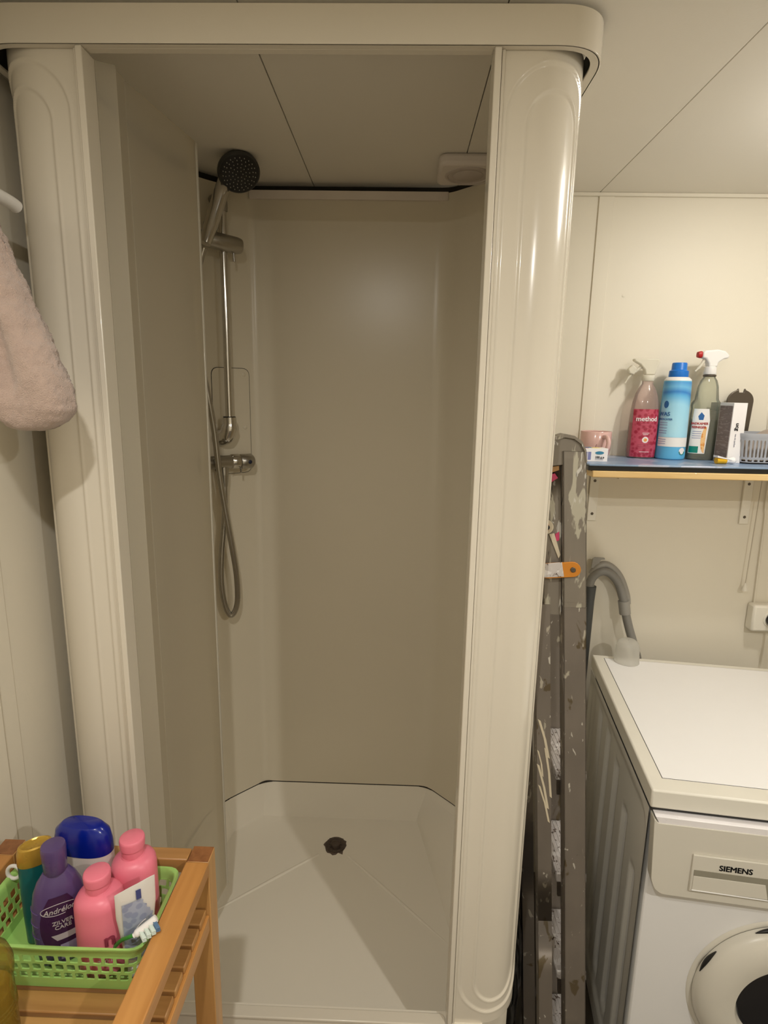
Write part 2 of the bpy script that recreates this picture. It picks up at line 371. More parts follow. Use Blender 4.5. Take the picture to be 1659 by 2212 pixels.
def text(name, s, size, fn, mat, parent, bold=0.0, depth=0.0003, align='CENTER', space=1.0, shear=0.0, sx=1.0):
    """lettering mesh; fn maps (x, y, height) of the flat text to the surface it is printed on"""
    cu = bpy.data.curves.new(name, 'FONT'); cu.body = s; cu.size = 1.0; cu.align_x = align; cu.align_y = 'CENTER';  cu.space_character = space; cu.shear = shear
    cu.resolution_u = 3; cu.extrude = depth/size
    t = bpy.data.objects.new('tmp', cu); me = bpy.data.meshes.new_from_object(t)
    v = []; f = []
    for dx, dy in (((0, 0),) if not bold else ((-bold, 0), (bold, 0), (0, -bold*.7), (0, bold*.7))):    # heavier strokes: the glyphs repeated slightly apart
        n = len(v); v += [fn(p.co.x*sx*size+dx, p.co.y*size+dy, p.co.z*size+depth) for p in me.vertices]; f += [tuple(i+n for i in q.vertices) for q in me.polygons]
    bpy.data.objects.remove(t); bpy.data.curves.remove(cu); bpy.data.meshes.remove(me)
    return obj(name, v, f, mat, parent, smooth=0)
class Bottle:
    """elliptical bottle surface for wrapping labels and lettering"""
    def __init__(s, prof, sx=1, sy=1, e=2.0): s.p = prof; s.sx = sx; s.sy = sy; s.e = e
    def r(s, z):
        p = s.p
        for (r0, z0), (r1, z1) in zip(p, p[1:]):
            if z0 <= z <= z1 and z1 > z0: return r0+(r1-r0)*(z-z0)/(z1-z0)
        return p[-1][0]
    def at(s, a, z, d=0.0):
        ca, sa = math.cos(a), math.sin(a); k = (abs(ca)**s.e+abs(sa)**s.e)**(-1/s.e); r = s.r(z)
        x, y = r*s.sx*ca*k, r*s.sy*sa*k
        nx, ny = ca/s.sx, sa/s.sy; l = math.hypot(nx, ny)
        return (x+nx/l*d, y+ny/l*d, z)
    def ang(s, a0, dist, z):
        """angle reached walking dist along the section from a0"""
        a = a0; st = 12; h = dist/st
        for _ in range(st):
            p = s.at(a, z); q = s.at(a+.01, z); a += .01*h/max(1e-6, math.hypot(q[0]-p[0], q[1]-p[1]))
        return a
    def patch(s, name, a0, w, z0, z1, mat, parent, d=.0005, na=20, nz=8, shape=None):
        v = []; f = []
        for j in range(nz+1):
            z = z0+(z1-z0)*j/nz
            for i in range(na+1):
                u = i/na; lo, hi = (-.5, .5) if shape is None else shape(j/nz)
                v.append(s.at(s.ang(a0, w*(lo+(hi-lo)*u), z), z, d))
        for j in range(nz):
            for i in range(na):
                a = j*(na+1)+i; f.append((a, a+1, a+na+2, a+na+1))
        o = obj(name, v, f, mat, parent, smooth=60)
        return o
    def text(s, name, st, size, a0, z, mat, parent, d=.0012, **k):
        return text(name, st, size, lambda x, y, h: s.at(s.ang(a0, x, z+y), z+y, d+h), mat, parent, depth=.0002, **k)
def disc_patch(name, B, a0, z, rx, rz, mat, parent, d=.0012, n=20):
    v = [B.at(a0, z, d)]+[B.at(B.ang(a0, rx*math.cos(2*PI*i/n), z+rz*math.sin(2*PI*i/n)), z+rz*math.sin(2*PI*i/n), d) for i in range(n)]
    return obj(name, v, [(0, 1+i, 1+(i+1) % n) for i in range(n)], mat, parent, smooth=0)

# ------------------------------------------------------------------ room shell
CZ = 2.14
def shell(name, b, mat='wall'): return struct(box(name, *b, mat, bev=0))
shell('floor', (-.76, 1.9, -1.4, 1.8, -.05, 0), 'floor')
wb = shell('wall_back', (-.76, 1.9, 1.712, 1.80, 0, 2.2))
wl = shell('wall_left', (-.76, -.66, -1.4, 1.712, 0, 2.2))
shell('wall_right', (1.80, 1.9, -1.4, 1.712, 0, 2.2))
shell('wall_front', (-.66, 1.80, -1.4, -1.3, 0, 2.2))
ce = shell('ceiling', (-.66, 1.80, -1.3, 1.712, CZ+.008, 2.2), 'dark')
xs = [-.66, -.626, -.244, .139, .523, 1.19, 1.80]
for a, b in zip(xs, xs[1:]):
    box('ceiling_panel', a+.0009, b-.0009, -1.3, 1.712, CZ, CZ+.012, 'ceil', ce, bev=.0008)
# strips over the joints
struct(box('trim_1', .523, .563, 1.708, 1.714, 0, CZ-.004, 'wall', bev=.001))
struct(box('trim_2', .26, 1.80, 1.704, 1.713, CZ-.010, CZ, 'wall', bev=.002))
struct(box('trim_3', -.664, -.650, .795, .860, 0, CZ, 'wall', bev=.003))
struct(box('trim_4', -.664, -.657, .862, .905, 0, CZ, 'wall', bev=.001))
# wall plug mark
lathe('wall_plug', [(.0035, 0), (.0045, .0006), (.002, .001)], 'wall', wb, seg=16).matrix_local = Matrix.Translation((.613, 1.7118, 1.879)) @ Matrix.Rotation(PI/2, 4, 'X')
# ceiling lamps (above and behind the camera)
for i, (x, y, z, e) in enumerate(LAMPS):
    t = thing('ceiling_lamp', ('small round ceiling spot in front of the shower', 'small round ceiling spot in front of the washing machine', 'small round ceiling spot right above the washing machine')[i], 'lamp', (x, y, CZ))
    lathe('housing', [(.05, 0), (.05, -.003), (.044, -.006), (.03, -.006)], 'white', t, seg=32)
    lathe('lens', [(.03, -.0062), (.001, -.0062)], emis('lamp_glow', WARM, 4.0), t, seg=24)

# ------------------------------------------------------------------ shower cabin
cab = thing('shower_cabin', 'cream acrylic shower cabin with rounded corner columns', 'shower', (0, 0, 0))
RZ = .355                                   # rim of the tray
rim_o = [(-.59, .935), (.26, .935), (.26, 1.60), (.20, 1.69), (-.50, 1.69), (-.59, 1.60)]
seam = [(-.567, .985), (-.545, .965), (.213, .965), (.235, .985), (.235, 1.515), (.205, 1.565), (.1135, 1.66), (-.411, 1.66), (-.510, 1.563), (-.550, 1.50), (-.567, 1.40)]
flo = [(-.515, 1.035), (-.495, 1.015), (.155, 1.015), (.175, 1.035), (.172, 1.16), (.150, 1.30), (.085, 1.638), (-.415, 1.638), (-.490, 1.56), (-.510, 1.46), (-.515, 1.30)]
so = [Vector(p) for p in seam]; cxx = Vector((-.165, 1.3))
outer = []
for p in so:
    d = (p-cxx); outer.append(p+d.normalized()*.03)
n = len(seam)
outer[0] = Vector((-.612, 1.02)); outer[1] = Vector((-.545, .9385)); outer[2] = Vector((.190, .9385)); outer[3] = Vector((.262, 1.02))
V = [(p.x, p.y, 0) for p in outer]+[(p.x, p.y, RZ) for p in outer]+[(p[0], p[1], RZ) for p in seam]+[(p[0]*.93+f[0]*.07, p[1]*.93+f[1]*.07, RZ-.02) for p, f in zip(seam, flo)]
V += [(f[0]+(p[0]-f[0])*.16, f[1]+(p[1]-f[1])*.16, .268) for p, f in zip(seam, flo)]+[(x, y, .2455) for x, y in flo]
DR = (-.167, 1.53)
V += [(DR[0]+.042*math.cos(math.atan2(y-DR[1], x-DR[0])), DR[1]+.042*math.sin(math.atan2(y-DR[1], x-DR[0])), .2395) for x, y in flo]
F = []
for j in range(6):
    for i in range(n): F.append((j*n+i, j*n+(i+1) % n, (j+1)*n+(i+1) % n, (j+1)*n+i))
F.append(tuple(range(6*n, 7*n)))
tray = obj('shower_tray', V, F, 'trayac', cab, smooth=50, mods=[('BEVEL', dict(width=.010, segments=3, limit_method='ANGLE', angle_limit=math.radians(24)))])
# raised ribs leading to the drain
for q in ((-.50, 1.25), (.165, 1.20)):
    a = Vector((*DR, .2405)); b = Vector((*q, .2445)); d = (b-a).normalized()
    tube('drain_crease', [a+d*.06+Vector((0, 0, -.0025)), a+d*.2+Vector((0, 0, -.0015)), b+Vector((0, 0, -.004))], [.004, .005, .005], 'trayac', tray, seg=12)
# drain
gr = []
for i in range(26):
    a = 2*PI*i/26; r = .035*(1+.10*random.uniform(-1, 1)+(.18 if i in (19, 22) else 0)); gr.append((DR[0]+r*math.cos(a), DR[1]+r*math.sin(a)))
gm = prism('grime', gr, .2392, .2402, 'grime', tray, 'XY')
dr = lathe('drain', [(.031, 0), (.031, .0022), (.024, .003), (.022, .0015), (.016, .0015), (.0145, .006), (.012, .0068), (.009, .005), (.001, .0045)], 'drain', tray, seg=32, c=(DR[0], DR[1], .2398))
mb = MB()
for ring, rr in ((10, .0185), (14, .0265)):
    for i in range(ring):
        a = 2*PI*i/ring; mb.add(*latheg([(.0012, 0), (.0012, .0009)], 6, c=(DR[0]+rr*math.cos(a), DR[1]+rr*math.sin(a), .2414 if ring == 10 else .2422)))
mb.build('drain_hole', 'black', tray)['kind'] = 'stuff'
# wall panels
bk = fillet([(.235, 1.40), (.235, 1.515), (.205, 1.565), (.1135, 1.66), (-.411, 1.66), (-.510, 1.563), (-.550, 1.50), (-.567, 1.40)], [.0, .05, .04, .03, .014, .022, .05, 0], 8)
PT = 2.118
ribbon('back_panel', bk, RZ+.004, PT, -.004, 'acrylic', cab)
ribbon('joint_gap', fillet([(.236, 1.30), (.236, 1.515), (.206, 1.566), (.1138, 1.6608), (-.4115, 1.6608), (-.511, 1.5635), (-.551, 1.50), (-.568, 1.30)], [.0, .05, .04, .035, .035, .05, .05, 0], 8), RZ-.0008, RZ+.0045, -.006, 'dark', cab)
ribbon('gap_shade_strip', fillet([(.255, 1.40), (.255, 1.530), (.225, 1.580), (.126, 1.684), (-.424, 1.684), (-.528, 1.577), (-.571, 1.51), (-.580, 1.40)], [.0, .05, .04, .035, .035, .05, .05, 0], 8), PT-.02, CZ-.0005, -.004, 'dark', cab)  # dark strip added behind the panel tops, standing in for the shade in the gap
ribbon('left_panel', [(-.567, 1.3985), (-.567, 1.0)], RZ+.004, PT, -.004, 'acrylic', cab, bev=.001)
ribbon('right_panel', [(.235, 1.0), (.235, 1.3985)], RZ+.004, PT, -.004, 'acrylic', cab, bev=.001)
box('top_batten', -.412, .114, 1.651, 1.6597, 2.099, 2.120, 'batten', cab, bev=.001)
# columns: an embossed skin over a plan that is flat, rounds the corner and runs back
CR = .085
def col_plan(s, fl):
    if s < fl: return (s, .945)
    s2 = s-fl; L = CR*PI/2
    if s2 < L: a = -PI/2+s2/CR; return (fl+CR*math.cos(a), .945+CR+CR*math.sin(a))
    return (fl+CR, .945+CR+s2-L)
def col_n(s, fl):
    if s < fl: return (0, -1)
    s2 = s-fl; L = CR*PI/2
    if s2 < L: a = -PI/2+s2/CR; return (math.cos(a), math.sin(a))
    return (1, 0)
def sd_round(x, y, cx, cy, hx, hy, r):
    dx, dy = abs(x-cx)-(hx-r), abs(y-cy)-(hy-r)
    return math.hypot(max(dx, 0), max(dy, 0))+min(max(dx, dy), 0)-r
def sst(t): t = min(1, max(0, t)); return t*t*(3-2*t)
def column(x0, sg, fl, mid):
    ss = np.linspace(0, .29, 146); zs = list(np.arange(RZ, .52, .0025))+list(np.arange(.52, 1.93, .03))+list(np.arange(1.93, 2.101, .0025))
    v = []; f = []
    for z in zs:
        for s in ss:
            x, y = col_plan(s, fl); nx, ny = col_n(s, fl); h = 0
            for (hx, z0, z1, r) in ((.080, .381, 2.070, .070), (.050, .403, 2.036, .046)):
                d = sd_round(s, z, mid, (z0+z1)/2, hx, (z1-z0)/2, r)
                h -= .0026*sst((.002-d)/.004); h += .0008*math.exp(-((d-.003)/.0018)**2)
            v.append((x0+sg*(x+nx*h), y+ny*h, z))
    m = len(ss)
    for j in range(len(zs)-1):
        for i in range(m-1):
            a = j*m+i; f.append((a, a+1, a+m+1, a+m))
    obj('corner_column', v, f, 'frame', cab, smooth=60)
column(.138, 1, .0475, .088); column(-.4865, -1, .0525, .094)
def mx(x): return -.3475-x
# jambs beside the opening
for mir in (0, 1):
    X = (lambda x: mx(x)) if mir else (lambda x: x)
    a, b = sorted((X(.1225), X(.1325))); box('door_jamb', a, b, .934, .972, RZ, 2.083, 'frame', cab, bev=.0015)
    a, b = sorted((X(.1340), X(.1385))); box('jamb_strip', a, b, .941, .965, RZ, 2.083, 'frame', cab, bev=.0008)
# sill on the tray rim
prism('sill', fillet([(-.467, .934), (.12, .934), (.12, .952), (.112, .958), (-.459, .958), (-.467, .952)], .004, 3, True), RZ-.002, RZ+.005, 'frame', cab, 'XY', bev=.002)
# header: a rounded band with a narrow lower flange
hp = fillet([(-.644, 1.66), (-.644, .93), (.288, .93), (.288, 1.66)], .078, 14)
ribbon('header_band', hp, 2.083, 2.133, .004, 'frame', cab, bev=.0008)
hi = fillet([(-.629, 1.66), (-.629, .944), (.273, .944), (.273, 1.66)], .062, 14)
ho = fillet([(-.643, 1.66), (-.643, .931), (.287, .931), (.287, 1.66)], .077, 14)
prism('header_flange', ho+hi[::-1], 2.083, 2.087, 'frame', cab, 'XY', bev=.0008)
box('header_lip', -.469, .121, .944, .957, 2.083, 2.087, 'frame', cab, bev=.0006)
ribbon('header_slot_shade', fillet([(-.6395, 1.16), (-.6395, .9345), (.2835, .9345), (.2835, 1.16)], .073, 14), 2.0875, 2.131, .001, 'dark', cab)  # dark ribbon added inside the band to paint the shade seen through the corner slots
# access plate with buttons
s0 = Vector((-.538, 1.535)); cd = Vector((.713, .702)).normalized(); nd = Vector((cd.y, -cd.x))
def ch(s, o, z): q = s0+cd*s+nd*o; return Vector((q.x, q.y, z))
s0 = Vector((-.510, 1.563))-cd*.030           # the line of the splayed corner
def chT(s, o, z): return Matrix.Translation(ch(s, o, z)) @ Matrix(((cd.x, -nd.x, 0, 0), (cd.y, -nd.y, 0, 0), (0, 0, 1, 0), (0, 0, 0, 1)))
mb = MB()
pp = rrect(.036, .151, 1.372, 1.662, .022, 6); pq = rrect(.0374, .1496, 1.3734, 1.6606, .0210, 6)
ap = prism('access_plate', pq, 0, .0022, 'acrylic', cab, 'XZ', bev=.0006); ap.matrix_local = chT(0, .0, 0) @ Matrix.Scale(-1, 4, (0, 1, 0))
seamv, seamf = prismg(pp, 0, .0012, 'XZ'); sm = obj('plate_gap', seamv, seamf, 'dark', cab, smooth=0); sm.matrix_local = chT(0, .0, 0) @ Matrix.Scale(-1, 4, (0, 1, 0))
for z in (1.645, 1.50, 1.39):
    b = lathe('cover_button', [(.0055, 0), (.0055, .0012), (.004, .0022), (.001, .0024)], 'acrylic', ap, seg=20); b.matrix_local = Matrix.Translation((.133, .002, z)) @ Matrix.Rotation(-PI/2, 4, 'X')

# folded door leaf
def leafbox(name, A, B, th, z0, z1, mat, parent, bev=.0008):
    A = Vector(A); B = Vector(B); d = (B-A); L = d.length; a = math.atan2(d.y, d.x)
    o = box(name, 0, L, -th/2, th/2, z0, z1, mat, parent, bev=bev); o.location = (A.x, A.y, 0); o.rotation_euler = (0, 0, a); return o
dl = thing('shower_door', 'hazy clear folding shower door leaf swung in along the left side', 'door', (-.456, .99, RZ))
def rel(o): o.location = Vector(o.location)-Vector((-.456, .99, RZ)); return o
rel(leafbox('leaf_sheet', (-.449, 1.02), (-.4155, 1.245), .003, RZ+.010, 2.078, 'leaf', dl))
rel(leafbox('leaf_edge', (-.4155, 1.2455), (-.4145, 1.2525), .006, RZ+.010, 2.078, 'leafedge', dl, bev=.0015))
rel(leafbox('leaf_profile', (-.4205, 1.219), (-.4175, 1.2405), .005, RZ+.010, 2.078, 'leaf', dl, bev=.0015))
rel(leafbox('hinge_strip', (-.4702, .9715), (-.4450, .9865), .003, RZ+.006, 2.082, 'leaf', dl))
rel(leafbox('hinge_profile', (-.4490, .990), (-.4485, 1.018), .003, RZ+.010, 2.080, 'leaf', dl, bev=.0015))

# ------------------------------------------------------------------ shower fittings
S0 = .030
def CH(s, o, z): return ch(s, o, z)
rl = thing('shower_rail', 'chrome shower slide rail fixed in the left back corner', 'rail', ch(.075, .045, 1.50))
def rr(v): return Vector(v)-Vector(ch(.075, .045, 1.50))
BS = .062; BO = .045
def barpt(z): return ch(BS, BO, z)
R0 = ch(.075, .045, 1.50)
tube('pole', [barpt(1.50)-R0, barpt(2.05)-R0], .0100, 'chrome', rl, seg=20)
tube('lower_mount', catmull([ch(BS, BO, 1.530)-R0, ch(BS, BO, 1.505)-R0, ch(BS-.004, .035, 1.483)-R0, ch(BS-.010, .012, 1.474)-R0, ch(BS-.010, .001, 1.474)-R0], 4), [.0180]*4+[.0215]*4+[.0225]*5+[.0225]*4, 'chrome', rl, seg=20)
tube('upper_mount', catmull([ch(BS, BO, 2.040)-R0, ch(BS, BO, 2.058)-R0, ch(BS, .036, 2.070)-R0, ch(BS, .015, 2.073)-R0, ch(BS, .001, 2.073)-R0], 4), .0135, 'chromed', rl, seg=18)
tube('pole_ring', [barpt(1.528)-R0, barpt(1.533)-R0], .0165, 'black', rl, seg=20)
# slider holding the hand shower
HZ = 1.962
tube('slider', [ch(BS-.066, BO+.012, HZ+.003)-R0, ch(BS-.06, BO+.012, HZ+.003)-R0, ch(BS+.030, BO+.012, HZ)-R0, ch(BS+.040, BO+.012, HZ)-R0, ch(BS+.043, BO+.012, HZ)-R0], [.017, .0205, .0205, .0185, .012], 'chromed', rl, seg=24)
tube('slider_lever', [ch(BS+.020, BO+.014, HZ-.015)-R0, ch(BS+.021, BO+.014, HZ-.040)-R0], .0028, 'chromed', rl, seg=10)
tube('slider_cup', [ch(BS-.052, BO+.022, HZ+.010)-R0, ch(BS-.050, BO+.036, HZ+.030)-R0], [.016, .018], 'chromed', rl, seg=18)

hs = thing('hand_shower', 'chrome hand shower with dark round spray face in the slider', 'shower head', ch(BS-.045, BO+.03, HZ))
H0 = ch(BS-.045, BO+.03, HZ)
hc = Vector((-.392, 1.482, 2.104)); nrm = Vector((.33, -.60, -.73)).normalized()
a0 = Vector((-.476, 1.474, 1.945)); a2 = hc-nrm*.030+Vector((-.026, .004, -.022))
hpth = catmull([a0, a0.lerp(a2, .35)+Vector((-.002, .004, 0)), a0.lerp(a2, .75), a2, hc-nrm*.026], 6)
rs = [float(np.interp(i, [0, 4, 12, 18, 24], [.0125, .0165, .0175, .0135, .012])) for i in range(len(hpth))]
tube('handle', [p-H0 for p in hpth], rs, 'chrome', hs, seg=18)
rotm = nrm.to_track_quat('Z', 'Y').to_matrix().to_4x4()
hd = lathe('head', [(.012, -.030), (.028, -.026), (.044, -.014), (.0495, -.004), (.0495, .002), (.046, .006)], 'rubber', hs, seg=48); hd.matrix_local = Matrix.Translation(hc-H0) @ rotm
fc = lathe('spray_face', [(.0455, .0061), (.042, .0075), (.001, .0085)], 'black', hd, seg=40)
mb = MB()
for k, rr_ in ((6, .008), (12, .016), (16, .024), (20, .032), (22, .038)):
    for i in range(k):
        a = 2*PI*i/k+rr_*30; mb.add(*latheg([(.0013, .0070), (.0009, .0098)], 6, c=(rr_*math.cos(a), rr_*math.sin(a), 0)))
mb.build('spray_nozzle', 'nozzle', hd, smooth=0)['kind'] = 'stuff'

MZ = 1.408
mx0 = ch(.02, 0, MZ)
mv = thing('mixer_tap', 'grey chrome thermostatic shower mixer above the hanging hose', 'tap', mx0)
def mp(s, o, z): return ch(s, o, z)-mx0
tube('body', [mp(-.02, .045, MZ+.004), mp(.060, .045, MZ+.004)], .0175, 'chromed', mv, seg=24)
tube('collar', [mp(.060, .045, MZ+.004), mp(.064, .045, MZ+.004), mp(.084, .045, MZ+.004)], [.0165, .0198, .0198], 'chrome', mv, seg=24)
kn = tube('knob', [mp(.085, .045, MZ+.002), mp(.088, .045, MZ+.002), mp(.122, .045, MZ+.002), mp(.128, .045, MZ+.002)], [.017, .0205, .0205, .016], 'chromed', mv, seg=28)
bt = lathe('blue_dot', [(.0055, 0), (.0055, .0012), (.003, .002)], 'darkblue', kn, seg=18); bt.matrix_local = Matrix.Translation(mp(.112, .045, MZ+.003)+Vector((.012, -.0165, -.001))) @ Vector((.60, -.79, 0)).to_track_quat('Z', 'Y').to_matrix().to_4x4()
bt['label'] = 'dark blue dot on the knob end'
tube('temperature_lever', [mp(.088, .052, MZ-.010), mp(.083, .060, MZ-.026)], .0025, 'chromed', mv, seg=8)
for s in (0, .055):
    tube('wall_connection', [mp(s, .001, MZ+.004), mp(s, .04, MZ+.004)], .014, 'chromed', mv, seg=20)
tube('hose_outlet', [mp(.040, .045, MZ-.006), mp(.040, .045, MZ-.030)], .0125, 'chromed', mv, seg=18)
# hose
hpts = [ch(.040, .045, MZ-.028), ch(.040, .045, MZ-.075), ch(.037, .045, 1.26), ch(.027, .042, 1.17), ch(.022, .040, 1.08), ch(.030, .042, 1.005), ch(.045, .048, .975), ch(.060, .056, 1.01), ch(.058, .062, 1.09),
        ch(.045, .066, 1.18), ch(.030, .068, 1.27), ch(.014, .070, 1.38), ch(.002, .074, 1.50), (-.4870, 1.474, 1.60), (-.505, 1.476, 1.70), (-.512, 1.478, 1.80), (-.498, 1.476, 1.88), (-.480, 1.474, 1.935)]
hz = catmull(hpts, 10)
hb = Vector(hpts[6])
tag(tube('shower_hose', hz, .0078, 'chromed', None, seg=14), 'dark metal shower hose hanging in a long loop from the mixer', 'hose')
tube('hose_cone', [mp(.040, .045, MZ-.030), mp(.040, .045, MZ-.062)], [.0125, .0090], 'chromed', mv, seg=18)

# extractor vent on the cabin's ceiling
ev = thing('extractor_vent', 'white square ceiling vent with round centre inside the shower', 'vent', (.150, 1.520, CZ))
prism('plate', rrect(-.073, .073, -.068, .072, .022, 5), -.026, 0, 'vent', ev, 'XY', bev=.008)
lathe('centre_ring', [(.056, -.0255), (.055, -.0275), (.050, -.0285), (.048, -.0262), (.001, -.0262)], 'ventd', ev, seg=36)
lathe('centre_disc', [(.036, -.0265), (.034, -.0280), (.001, -.0290)], 'ventd', ev, seg=36)

# ------------------------------------------------------------------ towel rail and towel
tr = thing('towel_rail', 'white wall rail end beside the left shower column', 'towel rail', (-.66, .90, 1.87))
tube('bar', catmull([(.075, -.50, 0), (.075, -.10, 0), (.075, .005, -.001), (.075, .030, -.004)], 4), .0095, 'white', tr, seg=16)
tube('bracket', catmull([(.001, -.06, -.004), (.035, -.06, -.004), (.070, -.06, 0)], 4), .011, 'tin', tr, seg=14)
lv = [(1.885, -.600, -.572, .020), (1.87, -.608, -.560, .030), (1.84, -.614, -.545, .036), (1.79, -.616, -.528, .040), (1.74, -.615, -.508, .042), (1.69, -.612, -.487, .045), (1.65, -.606, -.471, .047),
      (1.62, -.596, -.460, .048), (1.59, -.578, -.452, .047), (1.57, -.562, -.453, .043), (1.555, -.549, -.462, .036), (1.545, -.535, -.478, .026), (1.541, -.52, -.495, .012)]
zz = [l[0] for l in lv][::-1]; v = []; f = []; SG = 120; NZ = 110
for j in range(NZ+1):
    z = 1.541+(1.885-1.541)*(j/NZ); xl, xr, hy = [np.interp(z, zz, [l[k] for l in lv][::-1]) for k in (1, 2, 3)]
    cx, hx = (xl+xr)/2, (xr-xl)/2
    for i in range(SG):
        a = 2*PI*i/SG; ca, sa = math.cos(a), math.sin(a)
        x = cx+hx*ca; y = .80+hy*sa
        # a fold running down across the front
        t = (z-1.56)/.25; fx = -.505-.050*t
        if sa < 0:
            dd = (x-fx)/.012; y += .016*math.exp(-dd*dd)*min(1, max(0, t*3))*(1 if t < 1 else 0)
            dd = (x-(-.560-.02*t))/.010; y += .012*math.exp(-dd*dd)
            y += .005*math.sin(x*70+z*35)
        p = Vector((x, y, z)); nn = noise.noise(p*300)*.0022+noise.noise(p*110)*.002+noise.noise(p*35)*.004
        v.append((x+ca*nn, y+sa*nn, z+nn*.3))
for j in range(NZ):
    for i in range(SG):
        a, b = j*SG+i, j*SG+(i+1) % SG; f.append((a, b, b+SG, a+SG))
f.append(tuple(range(SG))[::-1]); f.append(tuple(NZ*SG+i for i in range(SG)))
tag(obj('towel', v, f, 'towel', None, smooth=0), 'pinkish beige terry towel hanging from the wall rail at left', 'towel')
bpy.data.objects['towel'].data.shade_smooth()

# ------------------------------------------------------------------ wooden rack
rk = thing('wooden_rack', 'varnished beech slatted rack with raised top rails', 'rack', (-.4535, .60, 0))
X0, X1, Y0, Y1 = -.1715, .1715, -.20, .197       # outer size, local
for (x, y) in ((X0, Y0), (X1-.034, Y0), (X0, Y1-.032), (X1-.034, Y1-.032)):
    p = box('post', x, x+.034, y, y+.032, 0, .880, 'woodp', rk)
    box('post_end', x+.001, x+.033, y+.001, y+.031, .8795, .8806, 'endgrain', p, bev=0)
for x in (X0, X1-.034):
    box('side_rail', x-.001, x+.035, Y0+.033, Y1-.033, .858, .8815, 'woodr', rk, bev=.002)
    for z in (.785, .48, .16):
        box('shelf_bearer', (x+.012) if x > 0 else x+.002, (x+.032) if x > 0 else x+.022, Y0+.033, Y1-.033, z-.030, z-.0015, 'woodr', rk)
for y in (Y0+.004, Y1-.028):
    box('cross_rail', X0+.035, X1-.035, y, y+.024, .855, .880, 'woods', rk, bev=.002)
for z in (.785, .48, .16):
    y = Y1-.0625
    while y > Y0+.03:
        box('slat', X0+.006, X1-.006, y, y+.0280, z-.001, z+.011, 'woods', rk, bev=.0018); y -= .0335
SZ = .7962                                        # top of the upper slats
jr = thing('brown_jar', 'dark brown jar on the rack shelf below the basket', 'jar', (-.335, .52, .4915))
lathe('body', [(.034, 0), (.038, .004), (.038, .10), (.034, .125), (.022, .14), (.022, .15)], 'brownjar', jr)
lathe('lid', [(.024, .1502), (.025, .152), (.025, .168), (.023, .170)], 'brownjar', jr)

# basket
def lattice_loop(P, z0, z1, cols, rows, hw, hh, taper, shift=.33, zr=None):
    """closed wall of holes along the plan loop P(t, z)"""
    mb = MB(); K = 8
    for r in range(rows):
        za, zb = z0+(z1-z0)*r/rows, z0+(z1-z0)*(r+1)/rows
        for c in range(cols):
            ua, ub = (c+shift*r)/cols, (c+1+shift*r)/cols; um, zm = (ua+ub)/2, (za+zb)/2
            outp = [(ua, za), (um, za), (ub, za), (ub, zm), (ub, zb), (um, zb), (ua, zb), (ua, zm)]
            inp = []
            for (u, z) in outp:
                dx, dz = (u-um)/((ub-ua)/2), (z-zm)/((zb-za)/2); k = 1.0 if (abs(dx) < .1 or abs(dz) < .1) else .90
                inp.append((um+dx*k*hw*(ub-ua)/2, zm+dz*k*hh*(zb-za)/2))
            mb.add([P(u % 1.0, z) for u, z in outp+inp], [(i, (i+1) % K, K+(i+1) % K, K+i) for i in range(K)])
    return mb
def loopP(x0, x1, y0, y1, r, zt, zb, tap):
    base = fillet([(x0, y0), (x1, y0), (x1, y1), (x0, y1)], r, 8, True); cx, cy = (x0+x1)/2, (y0+y1)/2
    P = [Vector(p) for p in base]; L = [0]
    for a, b in zip(P, P[1:]+P[:1]): L.append(L[-1]+(b-a).length)
    tot = L[-1]
    def fn(t, z):
        d = t*tot
        for i in range(len(P)):
            if L[i] <= d <= L[i+1]+1e-9:
                q = P[i].lerp(P[(i+1) % len(P)], (d-L[i])/max(1e-9, L[i+1]-L[i])); break
        k = 1-tap*(zt-z)/(zt-zb); return (cx+(q.x-cx)*k, cy+(q.y-cy)*k, z)
    return fn
bx = thing('green_basket', 'light green perforated plastic basket on the wooden rack', 'basket', (-.451, .694, SZ))
Pb = loopP(-.123, .123, -.066, .066, .022, .072, .0, .09)
mesh = lattice_loop(Pb, .014, .058, 44, 3, .76, .78, 0)
mesh.build('mesh_wall', 'green', bx, smooth=0, mods=[('SOLIDIFY', dict(thickness=.0018, offset=0))])
N_ = 96
def band(name, zs, offs, mat, parent, P=Pb):
    v = []; f = []
    for z, o in zip(zs, offs):
        for i in range(N_):
            p = Vector(P(i/N_, z)); q = Vector((p.x, p.y)); q = q+q.normalized()*o; v.append((q.x, q.y, z))
    k = len(zs)
    for j in range(k):
        for i in range(N_):
            a, b = j*N_+i, j*N_+(i+1) % N_; jj = ((j+1) % k)-j; f.append((a, b, b+jj*N_, a+jj*N_))
    return obj(name, v, f, mat, parent, smooth=50)
band('rim', [.057, .057, .068, .072, .075, .075, .0725, .066], [-.001, .001, .0022, .0060, .0060, .001, -.001, -.001], 'green', bx)
band('base_band', [.0, .0, .0165, .0165], [-.0012, .0012, .0012, -.0012], 'green', bx)
bv = [Pb(i/N_, .0015) for i in range(N_)]; obj('bottom', bv+[(x, y, z+.002) for x, y, z in bv], [tuple(range(N_))[::-1], tuple(range(N_, 2*N_))]+[(i, (i+1) % N_, N_+(i+1) % N_, N_+i) for i in range(N_)], 'green', bx)
BZ = SZ+.0036                                      # inside bottom of the basket

